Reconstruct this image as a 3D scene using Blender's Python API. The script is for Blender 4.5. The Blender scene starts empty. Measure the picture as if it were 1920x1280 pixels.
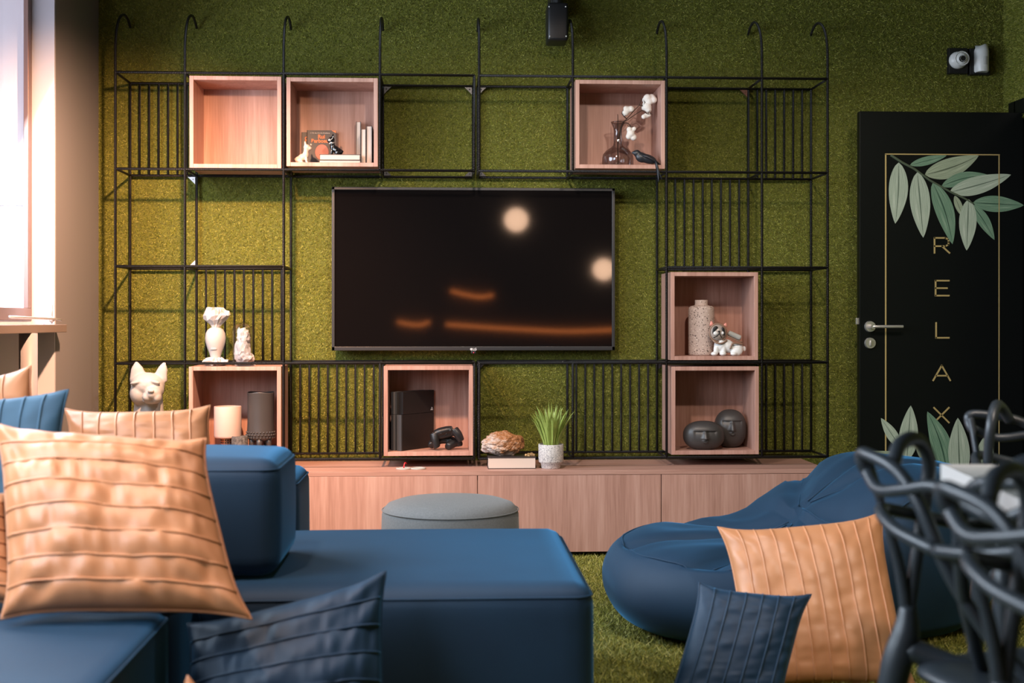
import bpy, bmesh, math, random
import numpy as np
from mathutils import Vector, Matrix, noise

# ------------------------------------------------------------------ camera
H, D, F, YAW, HY = 1.045, 6.1, 2400.0, math.radians(2.93), 602.3
sc = bpy.context.scene
COL = sc.collection
cam_d = bpy.data.cameras.new('camera')
cam = bpy.data.objects.new('camera', cam_d)
COL.objects.link(cam)
cam.location = (0, -D, H)
cam.rotation_euler = (math.pi / 2, 0, -YAW)
cam_d.sensor_width = 36
cam_d.lens = F / 1920 * 36
cam_d.shift_y = -(640 - HY) / 1920
cam_d.clip_start = 0.05
cam_d.dof.use_dof = True
cam_d.dof.focus_distance = 5.6
cam_d.dof.aperture_fstop = 3.2
sc.camera = cam

# ------------------------------------------------------------------ world, light, exposure
vs = sc.view_settings
vs.view_transform = 'Standard'
vs.look = 'None'
vs.gamma = 1
vs.use_curve_mapping = False
vs.exposure = 0.0
sc.cycles.use_denoising = True
sc.cycles.max_bounces = 8
sc.cycles.sample_clamp_indirect = 6
world = bpy.data.worlds.new('world')
sc.world = world
world.use_nodes = True
bg = world.node_tree.nodes['Background']
bg.inputs[0].default_value = (0.86, 0.84, 0.98, 1)
bg.inputs[1].default_value = 1.35


def lamp(name, kind, loc, target, power, col, size=0.1, size_y=None, spot=None, blend=0.5):
    l = bpy.data.lights.new(name, kind)
    l.energy = power
    l.color = col
    if kind == 'AREA':
        l.size = size
        if size_y:
            l.shape = 'RECTANGLE'
            l.size_y = size_y
    else:
        l.shadow_soft_size = size
    if kind == 'SPOT':
        l.spot_size = math.radians(spot)
        l.spot_blend = blend
    o = bpy.data.objects.new(name, l)
    COL.objects.link(o)
    o.location = loc
    d = Vector(target) - Vector(loc)
    o.rotation_euler = d.to_track_quat('-Z', 'Y').to_euler()
    return o


WARM = (1.0, 0.68, 0.46)
WARM2 = (1.0, 0.83, 0.70)
COOL = (0.72, 0.86, 1.0)
# ceiling spots in front of the green wall (they hang just above the picture), then added fills
lamp('ceiling_or_fill_spot', 'SPOT', (-0.80, -1.80, 2.30), (-1.55, 0, 0.35), 560, (1.0, 0.54, 0.31), 0.04, spot=96, blend=1.0)
lamp('ceiling_or_fill_spot', 'SPOT', (0.10, -2.20, 2.60), (0.1, 0, 0.60), 145, WARM2, 0.05, spot=80, blend=0.9)
lamp('ceiling_or_fill_spot', 'SPOT', (1.05, -2.9, 2.72), (1.15, 0, 0.55), 130, WARM2, 0.05, spot=70, blend=0.9)
lamp('ceiling_or_fill_spot', 'SPOT', (-0.85, -3.75, 2.72), (-0.95, -3.2, 0.6), 145, (1.0, 0.72, 0.58), 0.07, spot=66, blend=0.8)
lamp('ceiling_or_fill_spot', 'SPOT', (0.55, -3.0, 2.80), (0.40, -2.6, 0.3), 110, (0.92, 0.95, 1.0), 0.10, spot=66, blend=0.9)  # added fill, brightens the ottoman top from above
lamp('ceiling_or_fill_spot', 'SPOT', (1.7, -4.5, 2.80), (1.25, -2.3, 0.2), 170, (1.0, 0.86, 0.74), 0.10, spot=46, blend=0.9)  # added frontal fill for the orange cushion by the bean bag
lamp('ceiling_or_fill_spot', 'SPOT', (1.75, -2.7, 2.80), (2.25, -0.2, 1.25), 75, (1.0, 0.90, 0.78), 0.06, spot=46, blend=0.8)  # added weak fill to lift the door leaf and its gold letters
# daylight through the long windows on the left
lamp('window_daylight', 'AREA', (-1.95, -4.2, 1.85), (0.3, -4.0, 0.6), 110, COOL, 2.0, 1.4)
lamp('window_daylight', 'AREA', (-1.98, -1.75, 1.8), (0.4, -2.2, 0.5), 120, COOL, 2.0, 1.3)


# ------------------------------------------------------------------ helpers
def P(px, py, Yd):
    """world point seen at photograph pixel (px, py) at distance Yd in front of the camera's station"""
    a, b = (px - 960) / F, -(py - HY) / F
    c, s = math.cos(YAW), math.sin(YAW)
    x, y = c * a + s, -s * a + c
    k = Yd / y
    return Vector((x * k, Yd - D, H + b * k))


def L(h):
    h = h.lstrip('#')
    r = []
    for i in (0, 2, 4):
        v = int(h[i:i + 2], 16) / 255
        r.append(v / 12.92 if v <= 0.04045 else ((v + 0.055) / 1.055) ** 2.4)
    return (*r, 1)


def mat(name, col, rough=0.5, metal=0.0, sheen=0.0, sheen_tint=None, bump=None, mottle=None, coat=0.0, emit=None, spec=None):
    """principled material; bump=(scale, strength, dist) noise; mottle=(scale, colour2, amount)"""
    m = bpy.data.materials.new(name)
    m.use_nodes = True
    nt = m.node_tree
    b = nt.nodes['Principled BSDF']
    if isinstance(col, str):
        col = L(col)
    b.inputs['Base Color'].default_value = col
    b.inputs['Roughness'].default_value = rough
    b.inputs['Metallic'].default_value = metal
    if spec is not None:
        b.inputs['Specular IOR Level'].default_value = spec
    if sheen:
        b.inputs['Sheen Weight'].default_value = sheen
        b.inputs['Sheen Roughness'].default_value = 0.35
        b.inputs['Sheen Tint'].default_value = L(sheen_tint) if isinstance(sheen_tint, str) else (sheen_tint or (1, 1, 1, 1))
    if coat:
        b.inputs['Coat Weight'].default_value = coat
    if emit:
        b.inputs['Emission Color'].default_value = L(emit[0]) if isinstance(emit[0], str) else emit[0]
        b.inputs['Emission Strength'].default_value = emit[1]
    tc = None
    if bump or mottle:
        tc = nt.nodes.new('ShaderNodeTexCoord')
    if mottle:
        n = nt.nodes.new('ShaderNodeTexNoise')
        n.inputs['Scale'].default_value = mottle[0]
        n.inputs['Detail'].default_value = 5
        nt.links.new(tc.outputs['Object'], n.inputs['Vector'])
        r = nt.nodes.new('ShaderNodeValToRGB')
        r.color_ramp.elements[0].position = 0.5 - mottle[2]
        r.color_ramp.elements[1].position = 0.5 + mottle[2]
        r.color_ramp.elements[0].color = col
        r.color_ramp.elements[1].color = L(mottle[1]) if isinstance(mottle[1], str) else mottle[1]
        nt.links.new(n.outputs['Fac'], r.inputs['Fac'])
        nt.links.new(r.outputs['Color'], b.inputs['Base Color'])
    if bump:
        n = nt.nodes.new('ShaderNodeTexNoise')
        n.inputs['Scale'].default_value = bump[0]
        n.inputs['Detail'].default_value = 4
        nt.links.new(tc.outputs['Object'], n.inputs['Vector'])
        bp = nt.nodes.new('ShaderNodeBump')
        bp.inputs['Strength'].default_value = bump[1]
        bp.inputs['Distance'].default_value = bump[2]
        nt.links.new(n.outputs['Fac'], bp.inputs['Height'])
        nt.links.new(bp.outputs['Normal'], b.inputs['Normal'])
    return m


def wood(name, c1, c2, c3, axis='Z', rough=0.45):
    m = bpy.data.materials.new(name)
    m.use_nodes = True
    nt = m.node_tree
    b = nt.nodes['Principled BSDF']
    tc = nt.nodes.new('ShaderNodeTexCoord')
    mp = nt.nodes.new('ShaderNodeMapping')
    mp.inputs['Scale'].default_value = {'Z': (14, 14, 0.7), 'X': (0.7, 14, 14), 'Y': (14, 0.7, 14)}[axis]
    oi = nt.nodes.new('ShaderNodeObjectInfo')
    ml = nt.nodes.new('ShaderNodeMath')
    ml.operation = 'MULTIPLY'
    ml.inputs[1].default_value = 13.0
    nt.links.new(oi.outputs['Random'], ml.inputs[0])
    ad = nt.nodes.new('ShaderNodeVectorMath')
    ad.operation = 'ADD'
    nt.links.new(tc.outputs['Object'], mp.inputs['Vector'])
    nt.links.new(mp.outputs['Vector'], ad.inputs[0])
    nt.links.new(ml.outputs[0], ad.inputs[1])
    n1 = nt.nodes.new('ShaderNodeTexNoise')
    n1.inputs['Scale'].default_value = 1.0
    n1.inputs['Detail'].default_value = 3
    n1.inputs['Distortion'].default_value = 1.2
    n2 = nt.nodes.new('ShaderNodeTexNoise')
    n2.inputs['Scale'].default_value = 9.0
    n2.inputs['Detail'].default_value = 6
    for n in (n1, n2):
        nt.links.new(ad.outputs[0], n.inputs['Vector'])
    mx = nt.nodes.new('ShaderNodeMath')
    mx.operation = 'MULTIPLY_ADD'
    mx.inputs[1].default_value = 0.45
    nt.links.new(n2.outputs['Fac'], mx.inputs[0])
    m2 = nt.nodes.new('ShaderNodeMath')
    m2.operation = 'MULTIPLY'
    m2.inputs[1].default_value = 0.55
    nt.links.new(n1.outputs['Fac'], m2.inputs[0])
    nt.links.new(m2.outputs[0], mx.inputs[2])
    r = nt.nodes.new('ShaderNodeValToRGB')
    e = r.color_ramp.elements
    e[0].position, e[1].position = 0.33, 0.68
    e[0].color, e[1].color = L(c1), L(c3)
    k = e.new(0.5)
    k.color = L(c2)
    nt.links.new(mx.outputs[0], r.inputs['Fac'])
    nt.links.new(r.outputs['Color'], b.inputs['Base Color'])
    b.inputs['Roughness'].default_value = rough
    return m


# --- bmesh shape builders (all add into a bmesh) ---
def new():
    return bmesh.new()


def box(bm, x0, x1, y0, y1, z0, z1, bev=0.0, seg=2):
    r = bmesh.ops.create_cube(bm, size=1)
    for v in r['verts']:
        v.co = Vector(((x0 + x1) / 2 + v.co.x * (x1 - x0), (y0 + y1) / 2 + v.co.y * (y1 - y0), (z0 + z1) / 2 + v.co.z * (z1 - z0)))
    if bev:
        es = list({e for v in r['verts'] for e in v.link_edges})
        bmesh.ops.bevel(bm, geom=es, offset=bev, segments=seg, affect='EDGES', profile=0.5)


def catmull(pts, n=6, closed=False):
    pts = [Vector(p) for p in pts]
    out = []
    N = len(pts)
    rng = N if closed else N - 1
    for i in range(rng):
        p1, p2 = pts[i], pts[(i + 1) % N]
        p0 = pts[i - 1] if (closed or i > 0) else p1 + (p1 - p2)
        p3 = pts[(i + 2) % N] if (closed or i + 2 < N) else p2 + (p2 - p1)
        for k in range(n):
            t = k / n
            out.append(0.5 * ((2 * p1) + (-p0 + p2) * t + (2 * p0 - 5 * p1 + 4 * p2 - p3) * t * t + (-p0 + 3 * p1 - 3 * p2 + p3) * t ** 3))
    if not closed:
        out.append(pts[-1])
    return out


def tube(bm, pts, r, seg=8, closed=False, cap=True, flat=1.0):
    """tube along a polyline; r a number or a list (one per point)"""
    pts = [Vector(p) for p in pts]
    n = len(pts)
    rs = r if isinstance(r, (list, tuple)) else [r] * n
    if len(rs) != n:
        rs = [rs[0] + 0 for _ in range(n)] if len(rs) < 2 else [float(np.interp(i / (n - 1), np.linspace(0, 1, len(rs)), rs)) for i in range(n)]
    rings = []
    up = None
    for i, p in enumerate(pts):
        if closed:
            t = pts[(i + 1) % n] - pts[i - 1]
        else:
            t = pts[min(i + 1, n - 1)] - pts[max(i - 1, 0)]
        t.normalize()
        if up is None:
            up = Vector((0, 0, 1)) if abs(t.z) < 0.9 else Vector((1, 0, 0))
        a = t.cross(up)
        if a.length < 1e-6:
            a = t.orthogonal()
        a.normalize()
        b = a.cross(t).normalized()
        up = b
        rings.append([bm.verts.new(p + (a * math.cos(2 * math.pi * k / seg) + b * math.sin(2 * math.pi * k / seg) * flat) * rs[i]) for k in range(seg)])
    m = n if closed else n - 1
    for i in range(m):
        A, B = rings[i], rings[(i + 1) % n]
        for k in range(seg):
            bm.faces.new((A[k], A[(k + 1) % seg], B[(k + 1) % seg], B[k]))
    if cap and not closed:
        bm.faces.new(rings[0][::-1])
        bm.faces.new(rings[-1])


def lathe(bm, prof, cx, cy, cz, seg=32, sx=1.0, sy=1.0, capped=True):
    """profile of (radius, z); open ends are capped where the radius is not 0"""
    rings = []
    for r, z in prof:
        if r < 1e-6:
            rings.append([bm.verts.new((cx, cy, cz + z))])
        else:
            rings.append([bm.verts.new((cx + sx * r * math.cos(2 * math.pi * k / seg), cy + sy * r * math.sin(2 * math.pi * k / seg), cz + z)) for k in range(seg)])
    for A, B in zip(rings, rings[1:]):
        for k in range(seg):
            k2 = (k + 1) % seg
            if len(A) == 1 and len(B) == 1:
                continue
            if len(A) == 1:
                bm.faces.new((A[0], B[k2], B[k]))
            elif len(B) == 1:
                bm.faces.new((A[k], A[k2], B[0]))
            else:
                bm.faces.new((A[k], A[k2], B[k2], B[k]))
    if capped and len(rings[0]) > 1:
        bm.faces.new(rings[0][::-1])
    if capped and len(rings[-1]) > 1:
        bm.faces.new(rings[-1])


def ball(bm, c, r, sub=3, rot=None):
    """ellipsoid; r number or (rx, ry, rz); rot optional euler tuple"""
    if not isinstance(r, (tuple, list)):
        r = (r, r, r)
    M = Matrix.Translation(Vector(c))
    if rot:
        from mathutils import Euler
        M = M @ Euler(rot).to_matrix().to_4x4()
    M = M @ Matrix.Diagonal((*r, 1))
    bmesh.ops.create_icosphere(bm, subdivisions=sub, radius=1, matrix=M)


def prism(bm, outline, y0, y1):
    """outline of (x, z) extruded from y0 to y1"""
    A = [bm.verts.new((x, y0, z)) for x, z in outline]
    B = [bm.verts.new((x, y1, z)) for x, z in outline]
    n = len(A)
    for k in range(n):
        bm.faces.new((A[k], A[(k + 1) % n], B[(k + 1) % n], B[k]))
    bm.faces.new(A[::-1])
    bm.faces.new(B)


def obj(name, bm, m, parent=None, smooth=False, origin=None):
    bmesh.ops.recalc_face_normals(bm, faces=bm.faces[:])
    if parent is not None:
        off = parent.location if parent.parent is None else parent.parent.location + parent.location
    elif origin is not None:
        off = Vector(origin)
    else:
        xs = [v.co for v in bm.verts]
        off = Vector(((min(c.x for c in xs) + max(c.x for c in xs)) / 2, (min(c.y for c in xs) + max(c.y for c in xs)) / 2, min(c.z for c in xs)))
    off = off.copy()
    for v in bm.verts:
        v.co -= off
    me = bpy.data.meshes.new(name)
    bm.to_mesh(me)
    bm.free()
    if smooth:
        me.shade_smooth()
    me.materials.append(m)
    o = bpy.data.objects.new(name, me)
    COL.objects.link(o)
    if parent is not None:
        o.parent = parent
    else:
        o.location = off
    return o


def auto(o, ang=40):
    """smooth shading with sharp edges kept"""
    me = o.data
    me.shade_smooth()
    bm = bmesh.new()
    bm.from_mesh(me)
    for e in bm.edges:
        if len(e.link_faces) == 2 and e.calc_face_angle(0) > math.radians(ang):
            e.smooth = False
    bm.to_mesh(me)
    bm.free()
    return o


def remesh(o, vox, smooth=6):
    r = o.modifiers.new('fuse', 'REMESH')
    r.mode = 'VOXEL'
    r.voxel_size = vox
    r.use_smooth_shade = True
    s = o.modifiers.new('soften', 'SMOOTH')
    s.factor = 0.5
    s.iterations = smooth
    return o


def thing(name, label, cat, loc=(0, 0, 0), group=None):
    o = bpy.data.objects.new(name, None)
    o.empty_display_size = 0.05
    COL.objects.link(o)
    o.location = loc
    return tag(o, label, cat, group)


def tag(o, label, cat, group=None, kind=None):
    o['label'] = label
    o['category'] = cat
    if group:
        o['group'] = group
    if kind:
        o['kind'] = kind
    return o


def struct(o):
    o['kind'] = 'structure'
    return o


def text(name, s, loc, size, m, parent, bold=0.0, align='LEFT', ext=0.0006):
    """lettering as a mesh of its own, standing upright and facing the room"""
    c = bpy.data.curves.new(name, 'FONT')
    c.body = s
    c.size = size
    c.offset = bold
    c.extrude = ext
    c.align_x = align
    t_ = bpy.data.objects.new(name + '_outline', c)
    COL.objects.link(t_)
    dg = bpy.context.evaluated_depsgraph_get()
    me = bpy.data.meshes.new_from_object(t_.evaluated_get(dg))
    bpy.data.objects.remove(t_)
    bpy.data.curves.remove(c)
    me.name = name
    me.materials.clear()
    me.materials.append(m)
    me.transform(Matrix.Rotation(math.pi / 2, 4, 'X'))
    o = bpy.data.objects.new(name, me)
    COL.objects.link(o)
    o.parent = parent
    off = parent.location if parent.parent is None else parent.parent.location + parent.location
    o.location = Vector(loc) - off
    return o


# ------------------------------------------------------------------ materials
M = {}
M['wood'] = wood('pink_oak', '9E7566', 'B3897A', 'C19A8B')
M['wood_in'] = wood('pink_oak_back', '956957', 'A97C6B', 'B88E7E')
M['wood_top'] = wood('pink_oak_top', '9E7566', 'B08778', 'BE9789', axis='X')
M['black_metal'] = mat('black_metal', (0.012, 0.012, 0.013, 1), 0.35, 0.0)
M['black_plastic'] = mat('black_plastic', (0.010, 0.010, 0.011, 1), 0.4)
M['navy'] = mat('navy_velvet', (0.0028, 0.022, 0.052, 1), 0.7, sheen=0.45, sheen_tint=(0.10, 0.42, 0.78, 1), mottle=(5, (0.0045, 0.031, 0.068, 1), 0.25), bump=(380, 0.25, 0.001))
M['navy_dark'] = mat('navy_velvet_deep', (0.0024, 0.019, 0.046, 1), 0.6, sheen=0.4, sheen_tint=(0.10, 0.40, 0.70, 1), mottle=(7, (0.004, 0.027, 0.061, 1), 0.25), bump=(380, 0.25, 0.001))
M['orange'] = mat('orange_velvet', (0.56, 0.235, 0.102, 1), 0.42, sheen=0.3, sheen_tint='FFD9C0', mottle=(9, (0.62, 0.27, 0.122, 1), 0.3), bump=(420, 0.2, 0.001))
M['blue_cush'] = mat('blue_velvet', (0.026, 0.085, 0.145, 1), 0.7, sheen=0.5, sheen_tint='7FB0D6', bump=(420, 0.2, 0.001))
M['grey_fabric'] = mat('grey_felt', (0.135, 0.135, 0.130, 1), 0.9, sheen=0.15, mottle=(160, (0.19, 0.19, 0.185, 1), 0.3), bump=(500, 0.4, 0.001))
M['white_paint'] = mat('white_paint', (0.60, 0.60, 0.66, 1), 0.6)
M['grey_paint'] = mat('grey_paint', (0.22, 0.215, 0.23, 1), 0.7, bump=(30, 0.05, 0.002))  # window flare over the pier is put into this lighter grey
M['dark_paint'] = mat('dark_ceiling_paint', (0.04, 0.038, 0.036, 1), 0.8)
M['door_black'] = mat('door_black', (0.0045, 0.0055, 0.0055, 1), 0.30, spec=0.22)
M['gold'] = mat('gold_foil', (0.80, 0.60, 0.26, 1), 0.30, 0.55)
M['chrome'] = mat('chrome', (0.78, 0.75, 0.70, 1), 0.25, 0.8)
M['plaster'] = mat('white_plaster', (0.42, 0.40, 0.385, 1), 0.6)
M['paper'] = mat('white_paper', (0.46, 0.445, 0.45, 1), 0.75)
M['white_plastic'] = mat('white_plastic', (0.72, 0.72, 0.70, 1), 0.35)
M['pages'] = mat('book_pages', (0.62, 0.51, 0.43, 1), 0.8)
M['dark_cover'] = mat('dark_book_cover', (0.035, 0.028, 0.028, 1), 0.45)
M['skin_print'] = mat('salmon_print', (0.62, 0.24, 0.18, 1), 0.6)
M['orange_print'] = mat('orange_print', (0.85, 0.22, 0.06, 1), 0.5)
M['cream_print'] = mat('cream_print', (0.75, 0.68, 0.6, 1), 0.6)
M['stone_dark'] = mat('dark_clay', (0.048, 0.043, 0.041, 1), 0.42, bump=(40, 0.1, 0.002))
M['bark'] = mat('charred_bark', (0.03, 0.026, 0.024, 1), 0.85, mottle=(90, (0.15, 0.14, 0.13, 1), 0.2), bump=(80, 0.9, 0.004))
M['bird'] = mat('slate_bird', (0.016, 0.019, 0.024, 1), 0.4)
M['gloss_black'] = mat('gloss_black_glaze', (0.006, 0.006, 0.007, 1), 0.08, coat=0.6)
M['cream_glaze'] = mat('cream_glaze', (0.72, 0.57, 0.46, 1), 0.25, coat=0.4)
M['branch'] = mat('brown_twig', (0.05, 0.026, 0.016, 1), 0.8)
M['cotton'] = mat('cotton_fluff', (0.82, 0.78, 0.72, 1), 0.95, sheen=0.5, bump=(120, 0.6, 0.003))
M['greenleaf'] = mat('artificial_leaf', (0.20, 0.30, 0.05, 1), 0.45, mottle=(60, (0.40, 0.47, 0.12, 1), 0.35))
M['table_white'] = mat('white_table', (0.62, 0.60, 0.57, 1), 0.3)
M['chair'] = mat('charcoal_plastic', (0.026, 0.032, 0.038, 1), 0.38)
M['rose_metal'] = mat('bronze_anodised', (0.24, 0.15, 0.13, 1), 0.35, 0.6)
M['ledge'] = mat('taupe_ledge', (0.20, 0.16, 0.15, 1), 0.5)
M['pipe'] = mat('grey_pipe', (0.30, 0.28, 0.30, 1), 0.45)
M['red'] = mat('red_cable', (0.6, 0.02, 0.03, 1), 0.4)
M['space_grey'] = mat('tan_trim', (0.25, 0.15, 0.10, 1), 0.35)
M['silver_grey'] = mat('grey_tank', (0.42, 0.43, 0.40, 1), 0.4)
M['pink_ear'] = mat('pink_ear', (0.75, 0.30, 0.24, 1), 0.4)
M['copper'] = mat('copper', (0.70, 0.38, 0.25, 1), 0.3, 1.0)
M['blush'] = mat('blush_ceramic', (0.58, 0.42, 0.36, 1), 0.5)
M['black_dot'] = mat('black_paint', (0.01, 0.01, 0.01, 1), 0.5)
M['screen_grey'] = mat('dark_grey_plastic', (0.022, 0.022, 0.023, 1), 0.4)


def speckle(name, base, dark, light, scale=130, rough=0.7, dens=1.0):
    m = mat(name, base, rough)
    nt = m.node_tree
    b = nt.nodes['Principled BSDF']
    tc = nt.nodes.new('ShaderNodeTexCoord')
    prev = None
    for i, (sc_, th, c) in enumerate(((scale, 0.085 * dens, dark), (scale * 0.7, 0.075, light), (scale * 0.55, 0.055 * dens, dark))):
        v = nt.nodes.new('ShaderNodeTexVoronoi')
        v.inputs['Scale'].default_value = sc_
        nz = nt.nodes.new('ShaderNodeTexNoise')
        nz.inputs['Scale'].default_value = sc_ * 0.35 + i * 7
        nt.links.new(tc.outputs['Object'], v.inputs['Vector'])
        nt.links.new(tc.outputs['Object'], nz.inputs['Vector'])
        ml = nt.nodes.new('ShaderNodeMath')
        ml.operation = 'MULTIPLY'
        ml.inputs[1].default_value = th * 5.6
        nt.links.new(nz.outputs['Fac'], ml.inputs[0])
        lt = nt.nodes.new('ShaderNodeMath')
        lt.operation = 'LESS_THAN'
        nt.links.new(v.outputs['Distance'], lt.inputs[0])
        nt.links.new(ml.outputs[0], lt.inputs[1])
        mx = nt.nodes.new('ShaderNodeMix')
        mx.data_type = 'RGBA'
        nt.links.new(lt.outputs[0], mx.inputs['Factor'])
        if prev is None:
            mx.inputs['A'].default_value = base
        else:
            nt.links.new(prev, mx.inputs['A'])
        mx.inputs['B'].default_value = c
        prev = mx.outputs['Result']
    nt.links.new(prev, b.inputs['Base Color'])
    return m


M['terrazzo'] = speckle('terrazzo_pot', (0.62, 0.58, 0.55, 1), (0.16, 0.15, 0.16, 1), (0.75, 0.72, 0.7, 1), 330, dens=1.5)
M['speckled'] = speckle('speckled_clay', (0.52, 0.40, 0.34, 1), (0.09, 0.06, 0.05, 1), (0.66, 0.55, 0.48, 1), 110)


def rebar_mat():
    m = mat('ribbed_black_steel', (0.014, 0.013, 0.013, 1), 0.38, 0.35)
    nt = m.node_tree
    b = nt.nodes['Principled BSDF']
    tc = nt.nodes.new('ShaderNodeTexCoord')
    dp = nt.nodes.new('ShaderNodeVectorMath')
    dp.operation = 'DOT_PRODUCT'
    dp.inputs[1].default_value = (1, 1, 1)
    nt.links.new(tc.outputs['Object'], dp.inputs[0])
    ml = nt.nodes.new('ShaderNodeMath')
    ml.operation = 'MULTIPLY'
    ml.inputs[1].default_value = 2 * math.pi / 0.0075
    nt.links.new(dp.outputs['Value'], ml.inputs[0])
    sn = nt.nodes.new('ShaderNodeMath')
    sn.operation = 'SINE'
    nt.links.new(ml.outputs[0], sn.inputs[0])
    bp = nt.nodes.new('ShaderNodeBump')
    bp.inputs['Strength'].default_value = 0.9
    bp.inputs['Distance'].default_value = 0.0012
    nt.links.new(sn.outputs[0], bp.inputs['Height'])
    nt.links.new(bp.outputs['Normal'], b.inputs['Normal'])
    return m


M['rebar'] = rebar_mat()


def turf_mat(name, c):
    """turf blades: colour varies from blade to blade (attribute 'tint')"""
    m = bpy.data.materials.new(name)
    m.use_nodes = True
    nt = m.node_tree
    b = nt.nodes['Principled BSDF']
    at = nt.nodes.new('ShaderNodeAttribute')
    at.attribute_name = 'tint'
    r = nt.nodes.new('ShaderNodeValToRGB')
    e = r.color_ramp.elements
    e[0].color, e[1].color = c[0], c[3]
    for p, k in ((0.35, c[1]), (0.7, c[2])):
        x = e.new(p)
        x.color = k
    nt.links.new(at.outputs['Fac'], r.inputs['Fac'])
    nt.links.new(r.outputs['Color'], b.inputs['Base Color'])
    b.inputs['Roughness'].default_value = 0.55
    b.inputs['Specular IOR Level'].default_value = 0.3
    return m


TURF = [(0.085, 0.102, 0.011, 1), (0.185, 0.208, 0.023, 1), (0.290, 0.298, 0.042, 1), (0.45, 0.42, 0.11, 1)]
M['turf'] = turf_mat('turf_blades', TURF)
M['turf_floor'] = turf_mat('floor_turf_blades', [(0.10, 0.10, 0.014, 1), (0.24, 0.24, 0.035, 1), (0.36, 0.34, 0.06, 1), (0.58, 0.50, 0.17, 1)])
M['turf_base'] = mat('turf_backing', (0.07, 0.075, 0.009, 1), 0.9, mottle=(140, (0.15, 0.155, 0.018, 1), 0.25), bump=(160, 0.6, 0.006))

# ------------------------------------------------------------------ the setting
XR = P(1882, 150, D).x          # right wall
XL = P(185, 400, D).x           # left wall
XW = XL - 0.10                  # recessed plane of the window
YB = -10.4                      # wall behind the camera
ZC = 2.95


def slab(name, x0, x1, y0, y1, z0, z1, m, bev=0):
    bm = new()
    box(bm, x0, x1, y0, y1, z0, z1, bev)
    return struct(obj(name, bm, m))


slab('wall_back', XL - 0.3, XR + 0.2, 0, 0.15, 0, ZC, M['turf_base'])
slab('floor', XL - 0.3, XR + 0.2, YB, 0.0, -0.1, 0, M['turf_base'])
slab('ceiling', XL - 0.3, XR + 0.2, YB, 0.15, ZC, ZC + 0.1, M['dark_paint'])
slab('wall_front', XL - 0.3, XR + 0.2, YB - 0.1, YB, 0, ZC, M['dark_paint'])
# right wall with the doorway in it
YD0, YD1 = -0.15, -1.0          # doorway from hinge side towards the camera
ZD = 2.025
bm = new()
box(bm, XR, XR + 0.2, YD0, 0, 0, ZC)
box(bm, XR, XR + 0.2, YB, YD1, 0, ZC)
box(bm, XR, XR + 0.2, YD1, YD0, ZD, ZC)
struct(obj('wall_right', bm, M['turf_base']))
# left wall: dark pier, then the long recessed window
YJ = P(106, 400, 5.44).y        # where the recess begins
bm = new()
box(bm, XL - 0.3, XL, YJ, 0, 0, ZC)
struct(obj('wall_left', bm, M['grey_paint']))
bm = new()
box(bm, XW - 0.06, XW, YB, YJ, 0, 1.05)         # low wall below the window
box(bm, XW - 0.06, XL - 0.04, YB, YJ, 2.75, ZC)
box(bm, XW - 0.06, XL, -3.05, -2.85, 0, ZC)     # pier between the windows
box(bm, XW - 0.06, XL, YB, -5.75, 0, ZC)
box(bm, XL - 0.13, XL - 0.002, YJ - 0.012, YJ, 0, ZC)    # white jamb facing the room
struct(obj('trim_1', bm, M['white_paint']))


def window(n, y0, y1):
    bm = new()
    fw = 0.045
    for a, b, c, d in ((y0, y1, 1.05, 1.10), (y0, y1, 2.70, 2.75), (y0, y0 + fw, 1.10, 2.70), (y1 - fw, y1, 1.10, 2.70)):
        box(bm, XW - 0.014, XW + 0.006, a, b, c, d, 0.002)
    w = struct(obj('window_%d' % n, bm, M['rose_metal']))
    g = new()
    box(g, XW - 0.010, XW - 0.007, y0 + fw, y1 - fw, 1.10, 2.70)
    gl = bpy.data.materials.get('window_glass')
    if not gl:
        gl = bpy.data.materials.new('window_glass')
        gl.use_nodes = True
        nt = gl.node_tree
        nt.nodes.remove(nt.nodes['Principled BSDF'])
        tr = nt.nodes.new('ShaderNodeBsdfTransparent')
        gs = nt.nodes.new('ShaderNodeBsdfGlossy')
        gs.inputs['Roughness'].default_value = 0.02
        mx = nt.nodes.new('ShaderNodeMixShader')
        mx.inputs[0].default_value = 0.06
        nt.links.new(tr.outputs[0], mx.inputs[1])
        nt.links.new(gs.outputs[0], mx.inputs[2])
        nt.links.new(mx.outputs[0], nt.nodes['Material Output'].inputs[0])
    obj('pane', g, gl, w)
    return w


# white panelled facade outside, close to the glass
bm = new()
for a, b in ((0.0, 1.521), (1.529, 3.4)):
    box(bm, XL - 0.9, XW - 0.02, YJ - 0.008, YJ + 0.02, a, b, 0.003)
struct(obj('trim_3', bm, mat('facade_white', (0.80, 0.78, 0.84, 1), 0.7)))

w1 = window(1, -2.85, YJ - 0.012)
window(2, -5.75, -3.05)
# stay bar, latch and peg on the nearest sash
bm = new()
yy = P(20, 580, 4.75).y
tube(bm, [(XW + 0.02, yy - 0.16, 1.075), (XW + 0.035, yy, 1.075), (XW + 0.02, yy + 0.1, 1.08)], 0.008)
ball(bm, (XW + 0.03, yy, 1.082), 0.016, 2)
obj('latch', bm, M['chrome'], w1, True)
bm = new()
yp = P(97, 600, 5.36).y
xp = P(97, 600, 5.36).x
tube(bm, [(xp, yp, 1.035), (xp, yp, 1.115)], 0.004)
ball(bm, (xp, yp, 1.05), (0.012, 0.012, 0.010), 2)
tube(bm, [(xp - 0.02, yp - 0.45, 1.062), (xp + 0.01, yp, 1.055), (xp + 0.03, yp + 0.03, 1.05)], 0.005)
obj('stay_bar', bm, M['chrome'], w1, True)

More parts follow.
